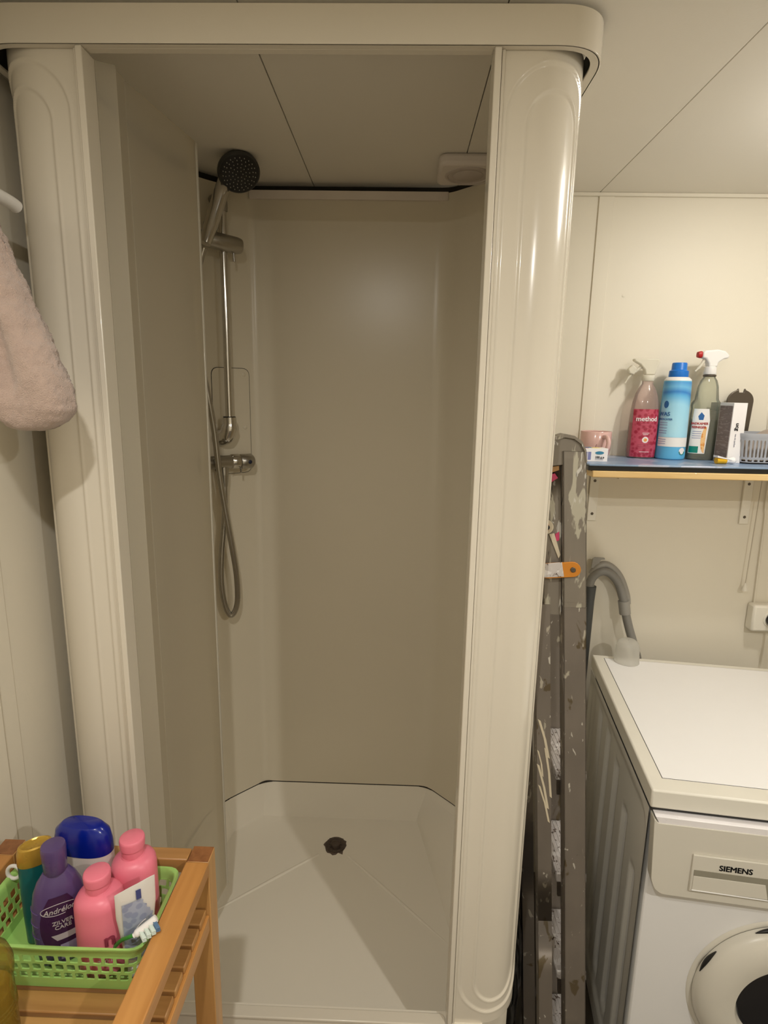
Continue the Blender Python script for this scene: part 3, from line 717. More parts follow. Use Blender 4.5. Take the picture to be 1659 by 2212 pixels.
# pink bottles
def pink(loc, label, rz, h):
    t = thing('shampoo_bottle', label, 'bottle', loc, rz, 'bottles in the green basket')
    prof = [(.0285, 0), (.0312, .003), (.0318, .03), (.0316, h*.68), (.0306, h*.735), (.0275, h*.775), (.022, h*.80), (.0165, h*.815), (.0155, h*.83)]
    lathe('body', prof, 'pink', t, seg=48, sx=1.0, sy=.92, e=2.3)
    lathe('neck', [(.0150, h*.82), (.0155, h*.835), (.0150, h*.90)], 'pink', t, seg=32)
    lathe('cap', [(.0155, h*.900), (.0172, h*.905), (.0178, h*.975), (.0170, h*.995), (.0160, h), (.001, h*1.0)], 'pink', t, seg=36)
    B = Bottle(prof, 1.0, .92, 2.3)
    return t, B
t, B = pink((-.4030, .6700, BZ), 'front pink bottle nearest the basket\'s front rim', 0, .149)
B.text('lettering', 'n', .030, -PI/2+.75, .062, 'pinkprint', t, bold=.001); B.text('lettering', '250 ml', .009, -PI/2+.60, .030, 'whiteink', t)
t, B = pink((-.3790, .7255, BZ), 'back pink bottle behind the white and blue tube', .3, .157)
# purple shampoo
pp_ = [(.026, 0), (.030, .003), (.033, .03), (.0345, .06), (.0335, .088), (.030, .112), (.024, .128), (.0175, .138), (.0155, .141)]
t = thing('shampoo_bottle', 'dark purple silver-care shampoo bottle with purple flip cap', 'bottle', (-.4665, .6790, BZ), .55, 'bottles in the green basket')
lathe('body', pp_, 'purple', t, seg=56, sx=1.02, sy=.62, e=2.2)
lathe('cap', [(.0135, .1395), (.0150, .143), (.0160, .176), (.0150, .1805), (.001, .182)], 'purple', t, seg=36)
B = Bottle(pp_, 1.02, .62, 2.2)
def oval(t_): w = math.sin(PI*min(1, max(0, .12+.80*t_)))**.6; return (-.5*w, .5*w)
fl = B.patch('label_panel', -PI/2, .052, .024, .112, 'purpled', t, d=.0004, shape=oval)
B.text('lettering', 'Andrélon', .0108, -PI/2, .092, 'silver', t, bold=.0001, shear=.25, sx=.95)
B.text('lettering', 'ZILVER', .0082, -PI/2+.08, .073, 'silver', t, bold=.0001); B.text('lettering', 'CARE', .0082, -PI/2+.08, .0655, 'silver', t, bold=.0001)
ring = [B.at(B.ang(-PI/2, .023*math.cos(2*PI*i/40), .093+.0080*math.sin(2*PI*i/40)), .093+.0080*math.sin(2*PI*i/40), .0007) for i in range(4, 33)]
tube('logo_oval', ring, .00045, 'silver', t, seg=6)
B.patch('foil_corner', -PI/2+.3, .026, .010, .036, 'purplel', t, d=.0008)
B.patch('small_print', -PI/2+.12, .034, .044, .054, 'purplel', t, d=.0007, na=12, nz=3, shape=lambda q: (-.5+.2*(1-q), .4+.1*q)).data.materials[0] = M['silver']
for z in (.052, .072, .092):
    a0_ = PI+.35
    tube('grip_line', [B.at(B.ang(a0_, -.010+.020*i/8, z-.004*i/8), z-.004*i/8+.002, .0003) for i in range(9)], .0007, 'purple', t, seg=6)
# teal bottle with gold cap
tp = [(.019, 0), (.0225, .003), (.0235, .05), (.0238, .100), (.0236, .1305)]
t = thing('shampoo_bottle', 'teal flat bottle with gold oval cap at the basket\'s left', 'bottle', (-.5110, .7050, BZ), .62, 'bottles in the green basket')
lathe('body', tp, 'teal', t, seg=48, sx=1.0, sy=.60, e=2.2)
lathe('cap', [(.0234, .1307), (.0241, .132), (.0234, .150), (.0212, .157), (.0180, .1585), (.0155, .1570), (.001, .1565)], 'gold', t, seg=44, sx=1.0, sy=.62, e=2.2)
# white bottle with navy cap
wp = [(.038, 0), (.043, .003), (.0450, .05), (.0450, .122)]
t = thing('shower_gel_bottle', 'wide white bottle with dark blue domed cap behind the others', 'bottle', (-.4600, .7400, BZ), -.10, 'bottles in the green basket')
lathe('body', wp, 'offwhite', t, seg=48, sx=1.0, sy=.44, e=2.4)
lathe('cap', [(.0450, .1225), (.0445, .138), (.0410, .155), (.0320, .1640), (.0295, .1655), (.001, .1665)], 'navy', t, seg=48, sx=1.0, sy=.46, e=2.4)
# white and blue tube standing on its cap
t = thing('cream_tube', 'crumpled white tube with grey-blue leaf print, standing on its cap', 'tube', (-.3475, .6615, BZ), .62, 'bottles in the green basket')
v = []; f = []; SG = 40; NZ = 26
for j in range(NZ+1):
    q = j/NZ; z = .018+.122*q; hx = .0175+.0085*min(1, q*1.5); hy = .0150*(1-q)**.8+.0009
    for i in range(SG):
        a = 2*PI*i/SG; nn = .0015*noise.noise(Vector((math.cos(a)*2, z*40, math.sin(a))))*(1-q*.5)
        v.append((hx*math.cos(a), (hy+nn)*math.sin(a)+.004*math.sin(z*30), z+.006*q*math.cos(a)*.6))
for j in range(NZ):
    for i in range(SG):
        a, b = j*SG+i, j*SG+(i+1) % SG; f.append((a, b, b+SG, a+SG))
f.append(tuple(range(SG))[::-1]); f.append(tuple(NZ*SG+i for i in range(SG)))
obj('body', v, f, 'tube', t, smooth=70)
lathe('cap', [(.016, 0), (.017, .002), (.0165, .0175)], 'whitep', t)
def tubep(px, z):
    q = (z-.018)/.122; hx = .0175+.0085*min(1, q*1.5); hy = .0150*max(0, 1-q)**.8+.0009
    k = max(0, 1-(px/hx)**2); return (px, -hy*math.sqrt(k)-.0012+.004*math.sin(z*30)-.0008, z)
def tubepatch(name, out, mat, zz0, zz1, nz=14, nx=10):
    v = []; f = []
    for j in range(nz+1):
        z = zz0+(zz1-zz0)*j/nz; a, b = out(j/nz)
        for i in range(nx+1): v.append(tubep(a+(b-a)*i/nx, z))
    for j in range(nz):
        for i in range(nx): q = j*(nx+1)+i; f.append((q, q+1, q+nx+2, q+nx+1))
    return obj(name, v, f, mat, t, smooth=60)
tubepatch('leaf_print', lambda q: (-.0185, .020*(1-.7*max(0, q-.65)/.35)+.0016*math.sin(q*60)), 'tubeblue', .030, .119, nz=30)
tubepatch('blue_stripe', lambda q: (.000, .0065), 'tubenavy', .120, .134, nz=4, nx=3)
tube('print_line', [Vector(tubep(-.008+.018*i/8, .070+.014*math.sin(i/8*1.6)))+Vector((0, -.0006, 0)) for i in range(9)], .0005, 'whiteink', t, seg=6)
# toothbrush across the corner of the basket
t = thing('toothbrush', 'toothbrush head with white back and blue green bristles on basket corner', 'toothbrush', (-.3385, .6360, .8800), .50)
tube('neck', catmull([(-.036, .046, -.060), (-.020, .024, -.022), (-.008, .006, -.002), (0, 0, .004)], 6), .0026, 'leafgreen', t, seg=10)
tube('head_back', catmull([(-.002, 0, .003), (.006, 0, .007), (.024, 0, .0160), (.028, 0, .0180)], 5), [.0032]*3+[.0052]*11+[.0034]*2, 'whitep', t, seg=12)
for k, (xx, m_) in enumerate(((.007, 'bristle'), (.013, 'bristle'), (.019, 'bristle'), (.0245, 'bristleb'))):
    mb = MB()
    for i in range(3):
        for j in range(3): mb.add(*tubeg([(xx+(i-1)*.0015, -.003, .005+xx*.45+(j-1)*.0018), (xx+(i-1)*.0017+.004, -.0125, -.001+xx*.45+(j-1)*.0024)], .0010, 6))
    mb.build('bristle_tuft', m_, t)
t = thing('white_loop', 'small white plastic loop behind the gold-capped bottle', 'loop', (-.570, .735, .868))
tube('ring', [(.010*math.cos(a), .004*math.sin(a)*.3, .010+.010*math.sin(a)) for a in np.linspace(0, 2*PI, 30)], .0028, 'whitep', t, seg=10)
# yellow glass bottle
t = thing('glass_bottle', 'yellow glass bottle with golden liquid at the left front of the rack', 'bottle', (-.4800, .5480, SZ))
gp = [(.028, 0), (.031, .003), (.031, .098), (.0300, .106), (.0330, .116), (.0330, .130), (.029, .144), (.020, .154), (.0135, .158), (.0125, .170)]
lathe('glass', gp, 'oilglass', t, seg=48)
lathe('liquid', [(.0275, .003), (.0285, .006), (.0285, .094), (.001, .0942)], 'oil', t, seg=40)
for z in (.066, .072, .078): lathe('glass_ring', [(.0311, z-.001), (.0320, z), (.0311, z+.001)], 'oilglass', t, seg=44, cap=False)
lathe('cap', [(.0138, .170), (.0142, .172), (.0142, .178), (.013, .180)], 'gold', t, seg=30)

# ------------------------------------------------------------------ shelf with its load
sh = thing('wall_shelf', 'pine plank shelf on painted brackets above the washing machine', 'shelf', (.49, 1.47, 1.40))
box('plank', .002, 1.20, .0, .242, .0015, .0180, 'pine', sh, bev=.002)
for bx_, w_ in ((.076, .026), (.524, .026)):
    br = box('bracket', bx_, bx_+w_, .2340, .2415, -.160, .0012, 'bracket', sh, bev=.001)
    box('bracket_arm', bx_, bx_+w_, .02, .2340, -.0050, .0012, 'bracket', br, bev=.001)
    for z in (-.040, -.139):
        s = lathe('screw', [(.0042, 0), (.0042, .001), (.0028, .0022), (.001, .0022)], 'tin', br, seg=14); s.matrix_local = Matrix.Translation((bx_+w_*.5, .2342, z)) @ Matrix.Rotation(PI/2, 4, 'X')
bo = thing('melamine_board', 'blue melamine board with dark edges lying on the shelf', 'board', (.49, 1.47, 1.4183))
box('dark_core', -.008, 1.20, .006, .238, .0, .0120, 'black', bo, bev=.001)
box('top_face', -.008, 1.20, .0, .238, .0121, .0167, 'bluetop', bo, bev=.0015)
TZ = 1.4183+.0168
# mug
t = thing('pink_mug', 'pink ceramic mug with brown marks at the left shelf end', 'mug', (.5480, 1.640, TZ), .12)
mp_ = [(.028, 0), (.034, .002), (.039, .010), (.0412, .022), (.0418, .072), (.0408, .0735), (.0392, .072), (.0385, .024), (.034, .008), (.001, .007)]
lathe('cup', mp_, 'mug', t, seg=56)
tube('handle', catmull([(.004, -.040, .060), (.006, -.056, .060), (.007, -.064, .048), (.006, -.062, .030), (.003, -.052, .020), (.001, -.040, .018)], 6), .0062, 'mug', t, seg=12)
B = Bottle([(.034, .002), (.039, .010), (.0412, .022), (.0418, .072)])
for st in ([(.018, .016), (.024, .030), (.022, .037)], [(.024, .034), (.028, .022)], [(-.026, .022), (-.018, .028), (-.014, .040)], [(-.026, .020), (-.014, .018), (-.006, .018)]):
    tube('painted_mark', [B.at(B.ang(-PI/2, x, z), z, .0002) for x, z in catmull([(a, b, 0) for a, b in st], 4) for _ in (0,)] if False else [B.at(B.ang(-PI/2, p.x, p.y), p.y, .0002) for p in catmull([(a, b, 0) for a, b in st], 4)], .0008, 'mugmark', t, seg=6)
# soap carton
t = thing('soap_carton', 'small white soap carton with blue oval in front of the mug', 'box', (.4830, 1.535, TZ), .02)
box('carton', .0, .066, .0, .040, .0, .034, 'card', t, bev=.0006)
for a, b in ((.002, .012), (.014, .022)): box('blue_stripe', a, b, -.0006, .0001, .004, .025, 'lav', t, bev=0)
v = [(.044+.0115*math.cos(a), -.0008, .0225+.0042*math.sin(a)) for a in np.linspace(0, 2*PI, 25)[:-1]]; obj('blue_oval', v, [tuple(range(24))], 'soapteal', t, smooth=0)
fn = lambda cx, cz: (lambda x, y, h: (cx+x, -.0009-h, cz+y))
text('lettering', '100 g e', .0080, fn(.045, .0110), 'ink', t, bold=.00015); text('lettering', 'Soap bar', .0045, fn(.045, .0055), 'printgrey', t) if False else None
for z in (.0068, .0040): box('small_print', .034, .055, -.0006, .0001, z, z+.0011, 'printgrey', t, bev=0)
box('yellow_print', .026, .050, .006, .030, .0339, .0344, 'soapyellow', t, bev=0); box('teal_print', .006, .030, .014, .036, .0339, .0346, 'soapteal', t, bev=0); box('red_print', .003, .016, .003, .012, .0339, .0345, 'red', t, bev=0)

def trigger(t, cz, mat, nozzle_mat, k=1.0, flip=1, lever='milk'):
    """spray trigger: head outline, collar, nozzle, lever"""
    hd_ = [(-.030, .030), (-.030, .046), (-.022, .050), (.010, .053), (.030, .049), (.043, .038), (.041, .030), (.028, .027), (.015, .018), (.013, .006), (-.011, .006), (-.012, .016), (-.020, .028)]
    hd_ = [(x*k*flip, z*k+cz) for x, z in hd_]
    prism('trigger_head', hd_, -.012*k, .012*k, mat, t, 'XZ', bev=.005*k)
    lathe('collar', [(.0155*k, cz-.014*k), (.0165*k, cz-.012*k), (.0145*k, cz+.006*k), (.012*k, cz+.008*k)], mat, t, seg=30)
    nz_ = lathe('nozzle', [(.009*k, 0), (.0095*k, .003*k), (.0075*k, .010*k), (.003*k, .011*k)], nozzle_mat, t, seg=18, e=3); nz_.matrix_local = Matrix.Translation((-.030*k*flip, 0, cz+.039*k)) @ Matrix.Rotation(-PI/2*flip, 4, 'Y')
    tube('trigger_lever', catmull([(-.018*k*flip, 0, cz+.030*k), (-.024*k*flip, 0, cz+.016*k), (-.032*k*flip, 0, cz+.004*k), (-.041*k*flip, 0, cz-.006*k)], 5), [.0045*k]*6+[.0038*k]*6+[.0025*k]*4, lever, t, seg=10)
# raspberry cleaner
t = thing('spray_bottle', 'spray bottle with raspberry red label and milky trigger head', 'spray bottle', (.6850, 1.664, TZ), -.06, 'cleaning bottles on the shelf')
rp = [(.034, 0), (.0385, .003), (.0400, .02), (.0390, .100), (.0375, .130), (.0345, .155), (.0290, .178), (.0210, .195), (.0150, .204), (.0145, .212)]
lathe('bottle', rp, 'redclear', t, seg=56, sx=1.0, sy=.72)
lathe('liquid', [(.0365, .003), (.0385, .02), (.0375, .098), (.001, .0985)], 'redliquid', t, seg=48, sx=.97, sy=.68)
B = Bottle(rp, 1.0, .72)
B.patch('label', -PI/2, .076, .004, .136, 'redlabel', t, d=.0006, na=28, nz=10)
B.text('lettering', 'method', .0185, -PI/2, .109, 'whiteink', t, bold=.0004)
for z, w_ in ((.096, .034), (.090, .040), (.083, .026), (.070, .018), (.066, .014), (.038, .040), (.033, .036), (.029, .030), (.018, .026), (.012, .036)):
    B.patch('small_print', -PI/2, w_, z, z+.0013, 'mugmark', t, d=.0009, na=8, nz=1).data.materials[0] = M['whiteink'] if z in (.070, .066, .018) else M['pinkprint']
disc_patch('round_mark', B, -PI/2, .052, .0085, .0085, 'whiteink', t, d=.0009); disc_patch('round_mark_centre', B, -PI/2, .052, .0048, .0048, 'leafgreen', t, d=.0013).data.materials[0] = M['orange']
lathe('neck', [(.0150, .2122), (.0165, .214), (.0165, .226), (.0150, .228)], 'milk', t, seg=30)
prism('trigger_head', [(-.044, .266), (-.044, .272), (.022, .272), (.024, .262), (.018, .245), (.015, .229), (-.010, .229), (-.014, .243), (-.026, .256)], -.011, .011, 'milk', t, 'XZ', bev=.004)
prism('nozzle', [(-.058, .243), (-.046, .256), (-.034, .246), (-.040, .228), (-.054, .232)], -.009, .009, 'milk', t, 'XZ', bev=.003)
tube('trigger_lever', catmull([(-.020, 0, .252), (-.036, 0, .238), (-.052, 0, .222), (-.060, 0, .206)], 5), [.0045]*6+[.0035]*6+[.002]*4, 'milk', t, seg=10)
# blue softener
t = thing('softener_bottle', 'sky blue cylindrical bottle with blue cap between two sprays', 'bottle', (.7610, 1.6500, TZ), 0, 'cleaning bottles on the shelf')
bp_ = [(.035, 0), (.0385, .003), (.0392, .01), (.0375, .10), (.0350, .205), (.0345, .2135)]
lathe('body', bp_, 'bluebody', t, seg=60)
B = Bottle(bp_)
B.patch('label', -PI/2, .112, .062, .210, 'bluelab', t, d=.0004, na=40, nz=20)
B.patch('white_band', -PI/2, .110, .036, .0615, 'whitep', t, d=.0005, na=40, nz=3)
lathe('shoulder', [(.0346, .2136), (.0340, .217), (.0285, .2225), (.0240, .224)], 'whitep', t, seg=50)
lathe('cap', [(.0245, .2242), (.0250, .2255), (.0243, .240), (.0205, .242), (.0195, .244), (.0190, .2590), (.0175, .2620), (.0160, .2600), (.001, .2600)], 'bluecap', t, seg=44)
B.text('lettering', 'WAS', .0150, -PI/2-1.12, .124, 'printblue', t, bold=.0003); B.text('lettering', 'VERZACHTER', .0068, -PI/2-1.05, .110, 'printblue', t, bold=.0001)
for z in (.100, .094, .086, .078, .072, .055, .049, .043): B.patch('small_print', -PI/2-1.10, .024, z, z+.0014, 'lav', t, d=.0009, na=8, nz=1)
disc_patch('logo', B, -PI/2-1.05, .150, .007, .010, 'printblue', t, d=.0009)
disc_patch('round_mark', B, -PI/2+.42, .024, .0100, .0100, 'whiteink', t, d=.0009)
v = [B.at(B.ang(-PI/2+.42, .0098*math.cos(a), .024+.0098*math.sin(a)), .024+.0098*math.sin(a), .0013) for a in np.linspace(PI+.05, 2*PI-.05, 14)]; obj('round_mark_green', v, [tuple(range(14))], 'tealgreen', t, smooth=0)
# bathroom cleaner
t = thing('spray_bottle', 'grey see-through spray bottle with white head and red nozzle', 'spray bottle', (.8440, 1.6480, TZ), 0, 'cleaning bottles on the shelf')
cp_ = [(.0335, 0), (.0370, .003), (.0375, .02), (.0375, .125), (.0365, .138), (.0385, .149), (.0375, .155), (.0310, .165), (.0265, .200), (.0215, .216), (.0165, .223), (.0150, .226)]
lathe('bottle', cp_, 'greyclear', t, seg=56, sx=1.0, sy=.70, e=2.3)
lathe('liquid', [(.035, .003), (.0368, .01), (.0358, .108), (.001, .1085)], 'greyliq', t, seg=48, sx=.98, sy=.68, e=2.3)
B = Bottle(cp_, 1.0, .70, 2.3)
B.patch('label', -PI/2-.55, .050, .018, .140, 'whitep', t, d=.0006, na=24, nz=16, shape=lambda q: (-.5+.10*q, .5-.14*max(0, q-.75)*4-.12*(1-q)))
B.text('lettering', 'BADKAMER', .0088, -PI/2-.60, .100, 'inkred', t, bold=.0002, sx=.95); B.text('lettering', 'REINIGER', .0088, -PI/2-.62, .090, 'inkred', t, bold=.0002, sx=.95)
pz = [B.at(B.ang(-PI/2-.50, x, z), z, .0010) for x, z in ((-.009, .120), (-.002, .131), (.006, .122), (.004, .110), (-.006, .110))]; obj('blue_logo', pz, [tuple(range(5))], 'printblue', t, smooth=0)
v = [B.at(B.ang(-PI/2-.10, -.0115*math.sin(a)*(1 if 1 else 1), .056+.036*math.cos(a)), .056+.036*math.cos(a), .0010) for a in np.linspace(0, PI, 20)]; obj('orange_picture', v, [tuple(range(20))], 'orange', t, smooth=0)
B.patch('green_panel', -PI/2-.85, .024, .020, .038, 'tealgreen', t, d=.0010, na=8, nz=2)
for z in (.078, .072, .066, .060): B.patch('small_print', -PI/2-.72, .022, z, z+.0014, 'lav', t, d=.0009, na=8, nz=1)
lathe('neck', [(.0150, .2262), (.0165, .2270), (.0165, .2310), (.0150, .2315)], 'tin', t, seg=30)
trigger(t, .2460, 'whitep', 'inkred', .98, lever='milk')
# white carton with a picture side
t = thing('perfume_carton', 'tall narrow white carton with black sideways lettering', 'box', (.8720, 1.560, TZ), .12)
box('carton', .0, .038, .0, .055, .0, .158, 'card', t, bev=.0006)
box('picture_side', -.0006, .0004, .003, .053, .001, .150, 'cardbrown', t, bev=0)
fn2 = lambda cx, cz: (lambda x, y, h: (cx+y, -.0004-h, cz-x))
text('lettering', 'ucg', .0150, fn2(.017, .096), 'ink', t, bold=.0003, shear=.1); text('lettering', 'eau de parfum', .0060, fn2(.0150, .060), 'printgrey', t)
# dark cut-out tin
t = thing('dark_holder', 'dark round-topped holder with a notch behind the white carton', 'holder', (.9530, 1.680, TZ))
prism('plate', [(-.030, .02), (.030, .02), (.036, .160)]+[(.036*math.cos(a), .162+.032*math.sin(a)) for a in np.linspace(.05, 1.25, 8)]+[(.009, .197), (.007, .186), (-.007, .186), (-.009, .197)]+[(.036*math.cos(a), .162+.032*math.sin(a)) for a in np.linspace(1.9, PI-.05, 8)]+[(-.036, .160)], -.004, .004, 'tin', t, 'XZ', bev=.001)
box('stem_base', -.030, .030, -.006, .006, .0, .021, 'tin', t)
t = thing('dark_green_box', 'small dark green and brown box behind the see-through spray', 'box', (.8830, 1.6600, TZ))
box('carton', .0, .026, .0, .034, .0, .135, 'cardbrown', t, bev=.001); box('lid', -.001, .027, -.001, .035, .1352, .158, 'rubber', t, bev=.001)
# yellow pack and foil
t = thing('yellow_pack', 'small yellow packet with crumpled white end beside the spray', 'packet', (.8520, 1.5400, TZ), .1)
tube('roll', [(-.020, 0, .0085), (.006, 0, .0085)], .0082, 'yellow', t, seg=16)
v, f = latheg([(.0078, 0), (.006, .008), (.010, .020), (.004, .028)], 14); o = obj('crumpled_end', v, f, 'card', t, smooth=0); o.matrix_local = Matrix.Translation((.0065, 0, .0088)) @ Matrix.Rotation(PI/2, 4, 'Y')
prism('paper_flap', [(-.022, .0172), (-.022, .0225), (.018, .012), (.022, .0100)], -.008, .010, 'card', t, 'XZ')
# grey basket with cloth
t = thing('grey_basket', 'grey slotted plastic basket at the right shelf end', 'basket', (1.006, 1.595, TZ), -.05)
Pg = loopP(-.105, .105, -.055, .075, .030, .082, .0, .08)
lattice_loop(Pg, .014, .066, 64, 1, .50, .90, 0, 0).build('slotted_wall', 'greybasket', t, smooth=0, mods=[('SOLIDIFY', dict(thickness=.002, offset=0))])
lattice_loop(Pg, .004, .014, 40, 1, .70, .60, 0, 0).build('foot_wall', 'greybasket', t, smooth=0, mods=[('SOLIDIFY', dict(thickness=.002, offset=0))])
band('rim', [.066, .066, .078, .080, .080, .070], [-.001, .001, .002, .001, -.001, -.001], 'greybasket', t, P=Pg)
bv = [Pg(i/N_, .001) for i in range(N_)]; obj('bottom', bv+[(x, y, z+.002) for x, y, z in bv], [tuple(range(N_))[::-1], tuple(range(N_, 2*N_))], 'greybasket', t)
t = thing('folded_cloth', 'folded taupe cloth heaped in the grey shelf basket', 'cloth', (1.006, 1.605, TZ+.0035))
v = []; f = []
nx, ny = 40, 24
for j in range(ny+1):
    for i in range(nx+1):
        x, y = -.085+.17*i/nx, -.040+.095*j/ny; e_ = min(1, min(i, nx-i)/5)*min(1, min(j, ny-j)/4)
        v.append((x, y, .004+e_*(.072+.030*(x/.085)+.010*noise.noise(Vector((x*30, y*45, 0)))+.006*math.sin(y*160+x*20))))
for j in range(ny):
    for i in range(nx): a = j*(nx+1)+i; f.append((a, a+1, a+nx+2, a+nx+1))
obj('heap', v, f, 'taupe', t, smooth=80)

# ------------------------------------------------------------------ washing machine
wm = thing('washing_machine', 'white front-loading washing machine below the shelf', 'washing machine', (.512, 1.016, 0), math.radians(-7.3))
W_, D_ = .598, .61
box('cabinet', .012, W_, .008, D_-.01, .02, .806, 'white', wm, bev=.004)
# pressed left side panel
v = []; f = []; ys = np.linspace(.004, D_-.008, 110); zs = np.linspace(.02, .806, 90)
def press(y, z):
    h = 0
    for c, wd, zt in ((.075, .020, .60), (.165, .022, .67), (.262, .022, .72), (.36, .022, .745), (.46, .022, .745), (.545, .016, .74)):
        h += .0085*sst((wd-abs(y-c))/.009)*sst((zt-z)/.03+.5)*sst((z-.10)/.03)
    d = sd_round(y, z, .305, .43, .285, .345, .04); h += .005*sst((.010-d)/.012)
    return h
for z in zs:
    for y in ys: v.append((.0115+press(y, z)-.012, y, z))
m = len(ys)
for j in range(len(zs)-1):
    for i in range(m-1): a = j*m+i; f.append((a, a+1, a+m+1, a+m))
obj('side_panel', v, f, 'whitegrey', wm, smooth=60)
lp = box('top_lid', -.001, W_+.001, -.002, D_, .810, .850, 'lidedge', wm, bev=.004)
box('lid_gap', .004, W_-.004, .004, D_-.004, .804, .811, 'black', wm, bev=0)
box('lid_inlay', .030, W_-.030, .040, D_-.022, .8485, .8508, 'lid', lp, bev=.0006)
box('inlay_gap', .0288, W_-.0288, .0388, D_-.0208, .8495, .85025, 'seal', lp, bev=0)
fp = prism('control_panel', fillet([(.004, .800), (.012, .790), (.016, .790), (W_-.008, .790), (W_-.008, .630), (.034, .630), (.020, .640), (.012, .660)], .008, 4, True), -.018, .009, 'fascia', wm, 'XZ', bev=.004)
prism('panel_lip', [(.006, .803), (W_-.006, .803), (W_-.010, .789), (.014, .789)], -.0165, .004, 'chamferm', wm, 'XZ', bev=.001)
# detergent drawer: raised frame with a grip slot
dw = box('detergent_drawer', .082, .240, -.0225, -.0175, .650, .733, 'fascia', wm, bev=.0015)
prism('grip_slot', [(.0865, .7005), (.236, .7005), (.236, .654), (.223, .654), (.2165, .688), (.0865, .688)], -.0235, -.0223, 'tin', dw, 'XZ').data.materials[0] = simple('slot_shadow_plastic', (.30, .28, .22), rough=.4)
prism('grip_ramp', [(.0865, .6875), (.216, .6875), (.224, .656), (.0865, .656)], -.0240, -.0225, 'fascia', dw, 'XZ', bev=.0005)
tube('grip_edge', [(.086, -.0240, .6555), (.224, -.0240, .6540)], .0012, 'white', dw, seg=8)
text('lettering', 'SIEMENS', .0165, lambda x, y, h: (.1605+x, -.0228-h, .7110+y), 'ink', dw, bold=.00045, sx=.98)
# door
dc = (.302, .400)
dg = lathe('door_ring', [(.176, .004), (.174, .016), (.166, .026), (.150, .034), (.125, .038), (.104, .034), (.097, .022), (.095, .006)], 'fascia', wm, seg=72, cap=False); dg.matrix_local = Matrix.Translation((dc[0], .008, dc[1])) @ Matrix.Rotation(PI/2, 4, 'X')
gl = lathe('door_glass', [(.098, .020), (.092, .010), (.070, .004), (.03, .002), (.001, .0015)], 'glassdark', wm, seg=60, cap=False); gl.matrix_local = Matrix.Translation((dc[0], .008, dc[1])) @ Matrix.Rotation(PI/2, 4, 'X')
pr = lathe('porthole_recess', [(.186, .0002), (.182, .0030), (.176, .0032), (.172, .0005)], 'fascia', wm, seg=72, cap=False); pr.matrix_local = Matrix.Translation((dc[0], .008, dc[1])) @ Matrix.Rotation(PI/2, 4, 'X')
for a_ in (2.70, 1.86):
    v = []
    for a in np.linspace(a_-.17, a_+.17, 14): v.append((dc[0]+.1755*math.cos(a), -.004, dc[1]+.1755*math.sin(a)))
    q = [p for p in v]
    tube('door_gap', q, [.0008+.0038*math.sin(PI*i/13) for i in range(14)], 'black', wm, seg=8)
# dosing cap
t = thing('dosing_cap', 'translucent dosing cap upside down on the washing machine lid', 'cap', (.6735, 1.5775, .8512))
lathe('cup', [(.0335, 0), (.0345, .001), (.0335, .022), (.0325, .0235), (.0325, .045), (.0275, .060), (.0200, .066), (.001, .0665)], 'capclear', t, seg=44, cap=False)
lathe('rim', [(.0338, .0003), (.0350, .0005), (.0350, .0025), (.0338, .003)], 'capclear', t, seg=40, cap=False)

# ------------------------------------------------------------------ hose, pipe, cords, socket
t = thing('drain_hose', 'grey washing machine drain hose hooked over a moulded guide', 'hose', (.60, 1.675, .80))
O = Vector((.60, 1.675, .80))
hp_ = catmull([Vector(p)-O for p in ((.583, 1.675, 1.02), (.584, 1.675, 1.062), (.604, 1.674, 1.088), (.632, 1.672, 1.090), (.662, 1.668, 1.060), (.682, 1.664, 1.008), (.692, 1.660, .965), (.705, 1.656, .920), (.725, 1.650, .860), (.738, 1.648, .80), (.74, 1.648, .60))], 8)
tube('hose', hp_, .0125, 'greyhose', t, seg=18)
gp_ = catmull([Vector(p)-O for p in ((.588, 1.684, 1.078), (.606, 1.684, 1.104), (.634, 1.684, 1.108), (.668, 1.681, 1.078), (.692, 1.678, 1.024), (.697, 1.674, .992))], 6)
tube('guide', gp_, .0115, 'greyclip', t, seg=14)
tube('cuff', [Vector(p)-O for p in ((.6830, 1.664, 1.005), (.6905, 1.662, .965))], .0165, 'greyclip', t, seg=20)
prism('guide_hook', [(-.017, .300), (-.014, .330), (-.008, .333), (.020, .332), (.022, .327), (.012, .326), (.006, .321), (.008, .313), (.018, .312), (.022, .318), (.024, .300)], .004, .009, 'greyclip', t, 'XZ', bev=.0008)
tag(tube('standpipe', [(.583, 1.675, .30), (.583, 1.675, 1.0), (.583, 1.675, 1.045)], [.012, .0165, .0185], 'greypipe', None, seg=20), 'dark grey drain standpipe under the end of the hose', 'pipe')
t = thing('pull_cord', 'thin beige pull cord with small bell hanging right of the bracket', 'cord', (1.0500, 1.690, 1.04))
tube('string', [(0.006, 0, 1.09), (0.004, 0, .37), (0, 0, .018)], .0013, 'cord', t, seg=8)
lathe('bell', [(.0085, -.002), (.0090, 0), (.0060, .010), (.0030, .020), (.002, .022)], 'bracket', t, seg=20)
tag(tube('wall_cable', catmull([(1.0885, 1.705, 2.12), (1.0825, 1.705, 1.38), (1.088, 1.705, 1.26), (1.090, 1.705, 1.16), (1.094, 1.705, .995)], 8), .0028, 'wall', None, seg=10), 'white cable running down the wall into the socket', 'cable')
t = thing('wall_socket', 'white surface-mounted wall socket above the washing machine', 'socket', (1.120, 1.712, .955))
box('housing', -.042, .042, -.038, 0, -.042, .042, 'bracket', t, bev=.007)
o = lathe('socket_ring', [(.026, 0), (.026, .002), (.022, .003), (.020, .0005)], 'bracket', t, seg=32); o.matrix_local = Matrix.Translation((.014, -.038, 0)) @ Matrix.Rotation(PI/2, 4, 'X')
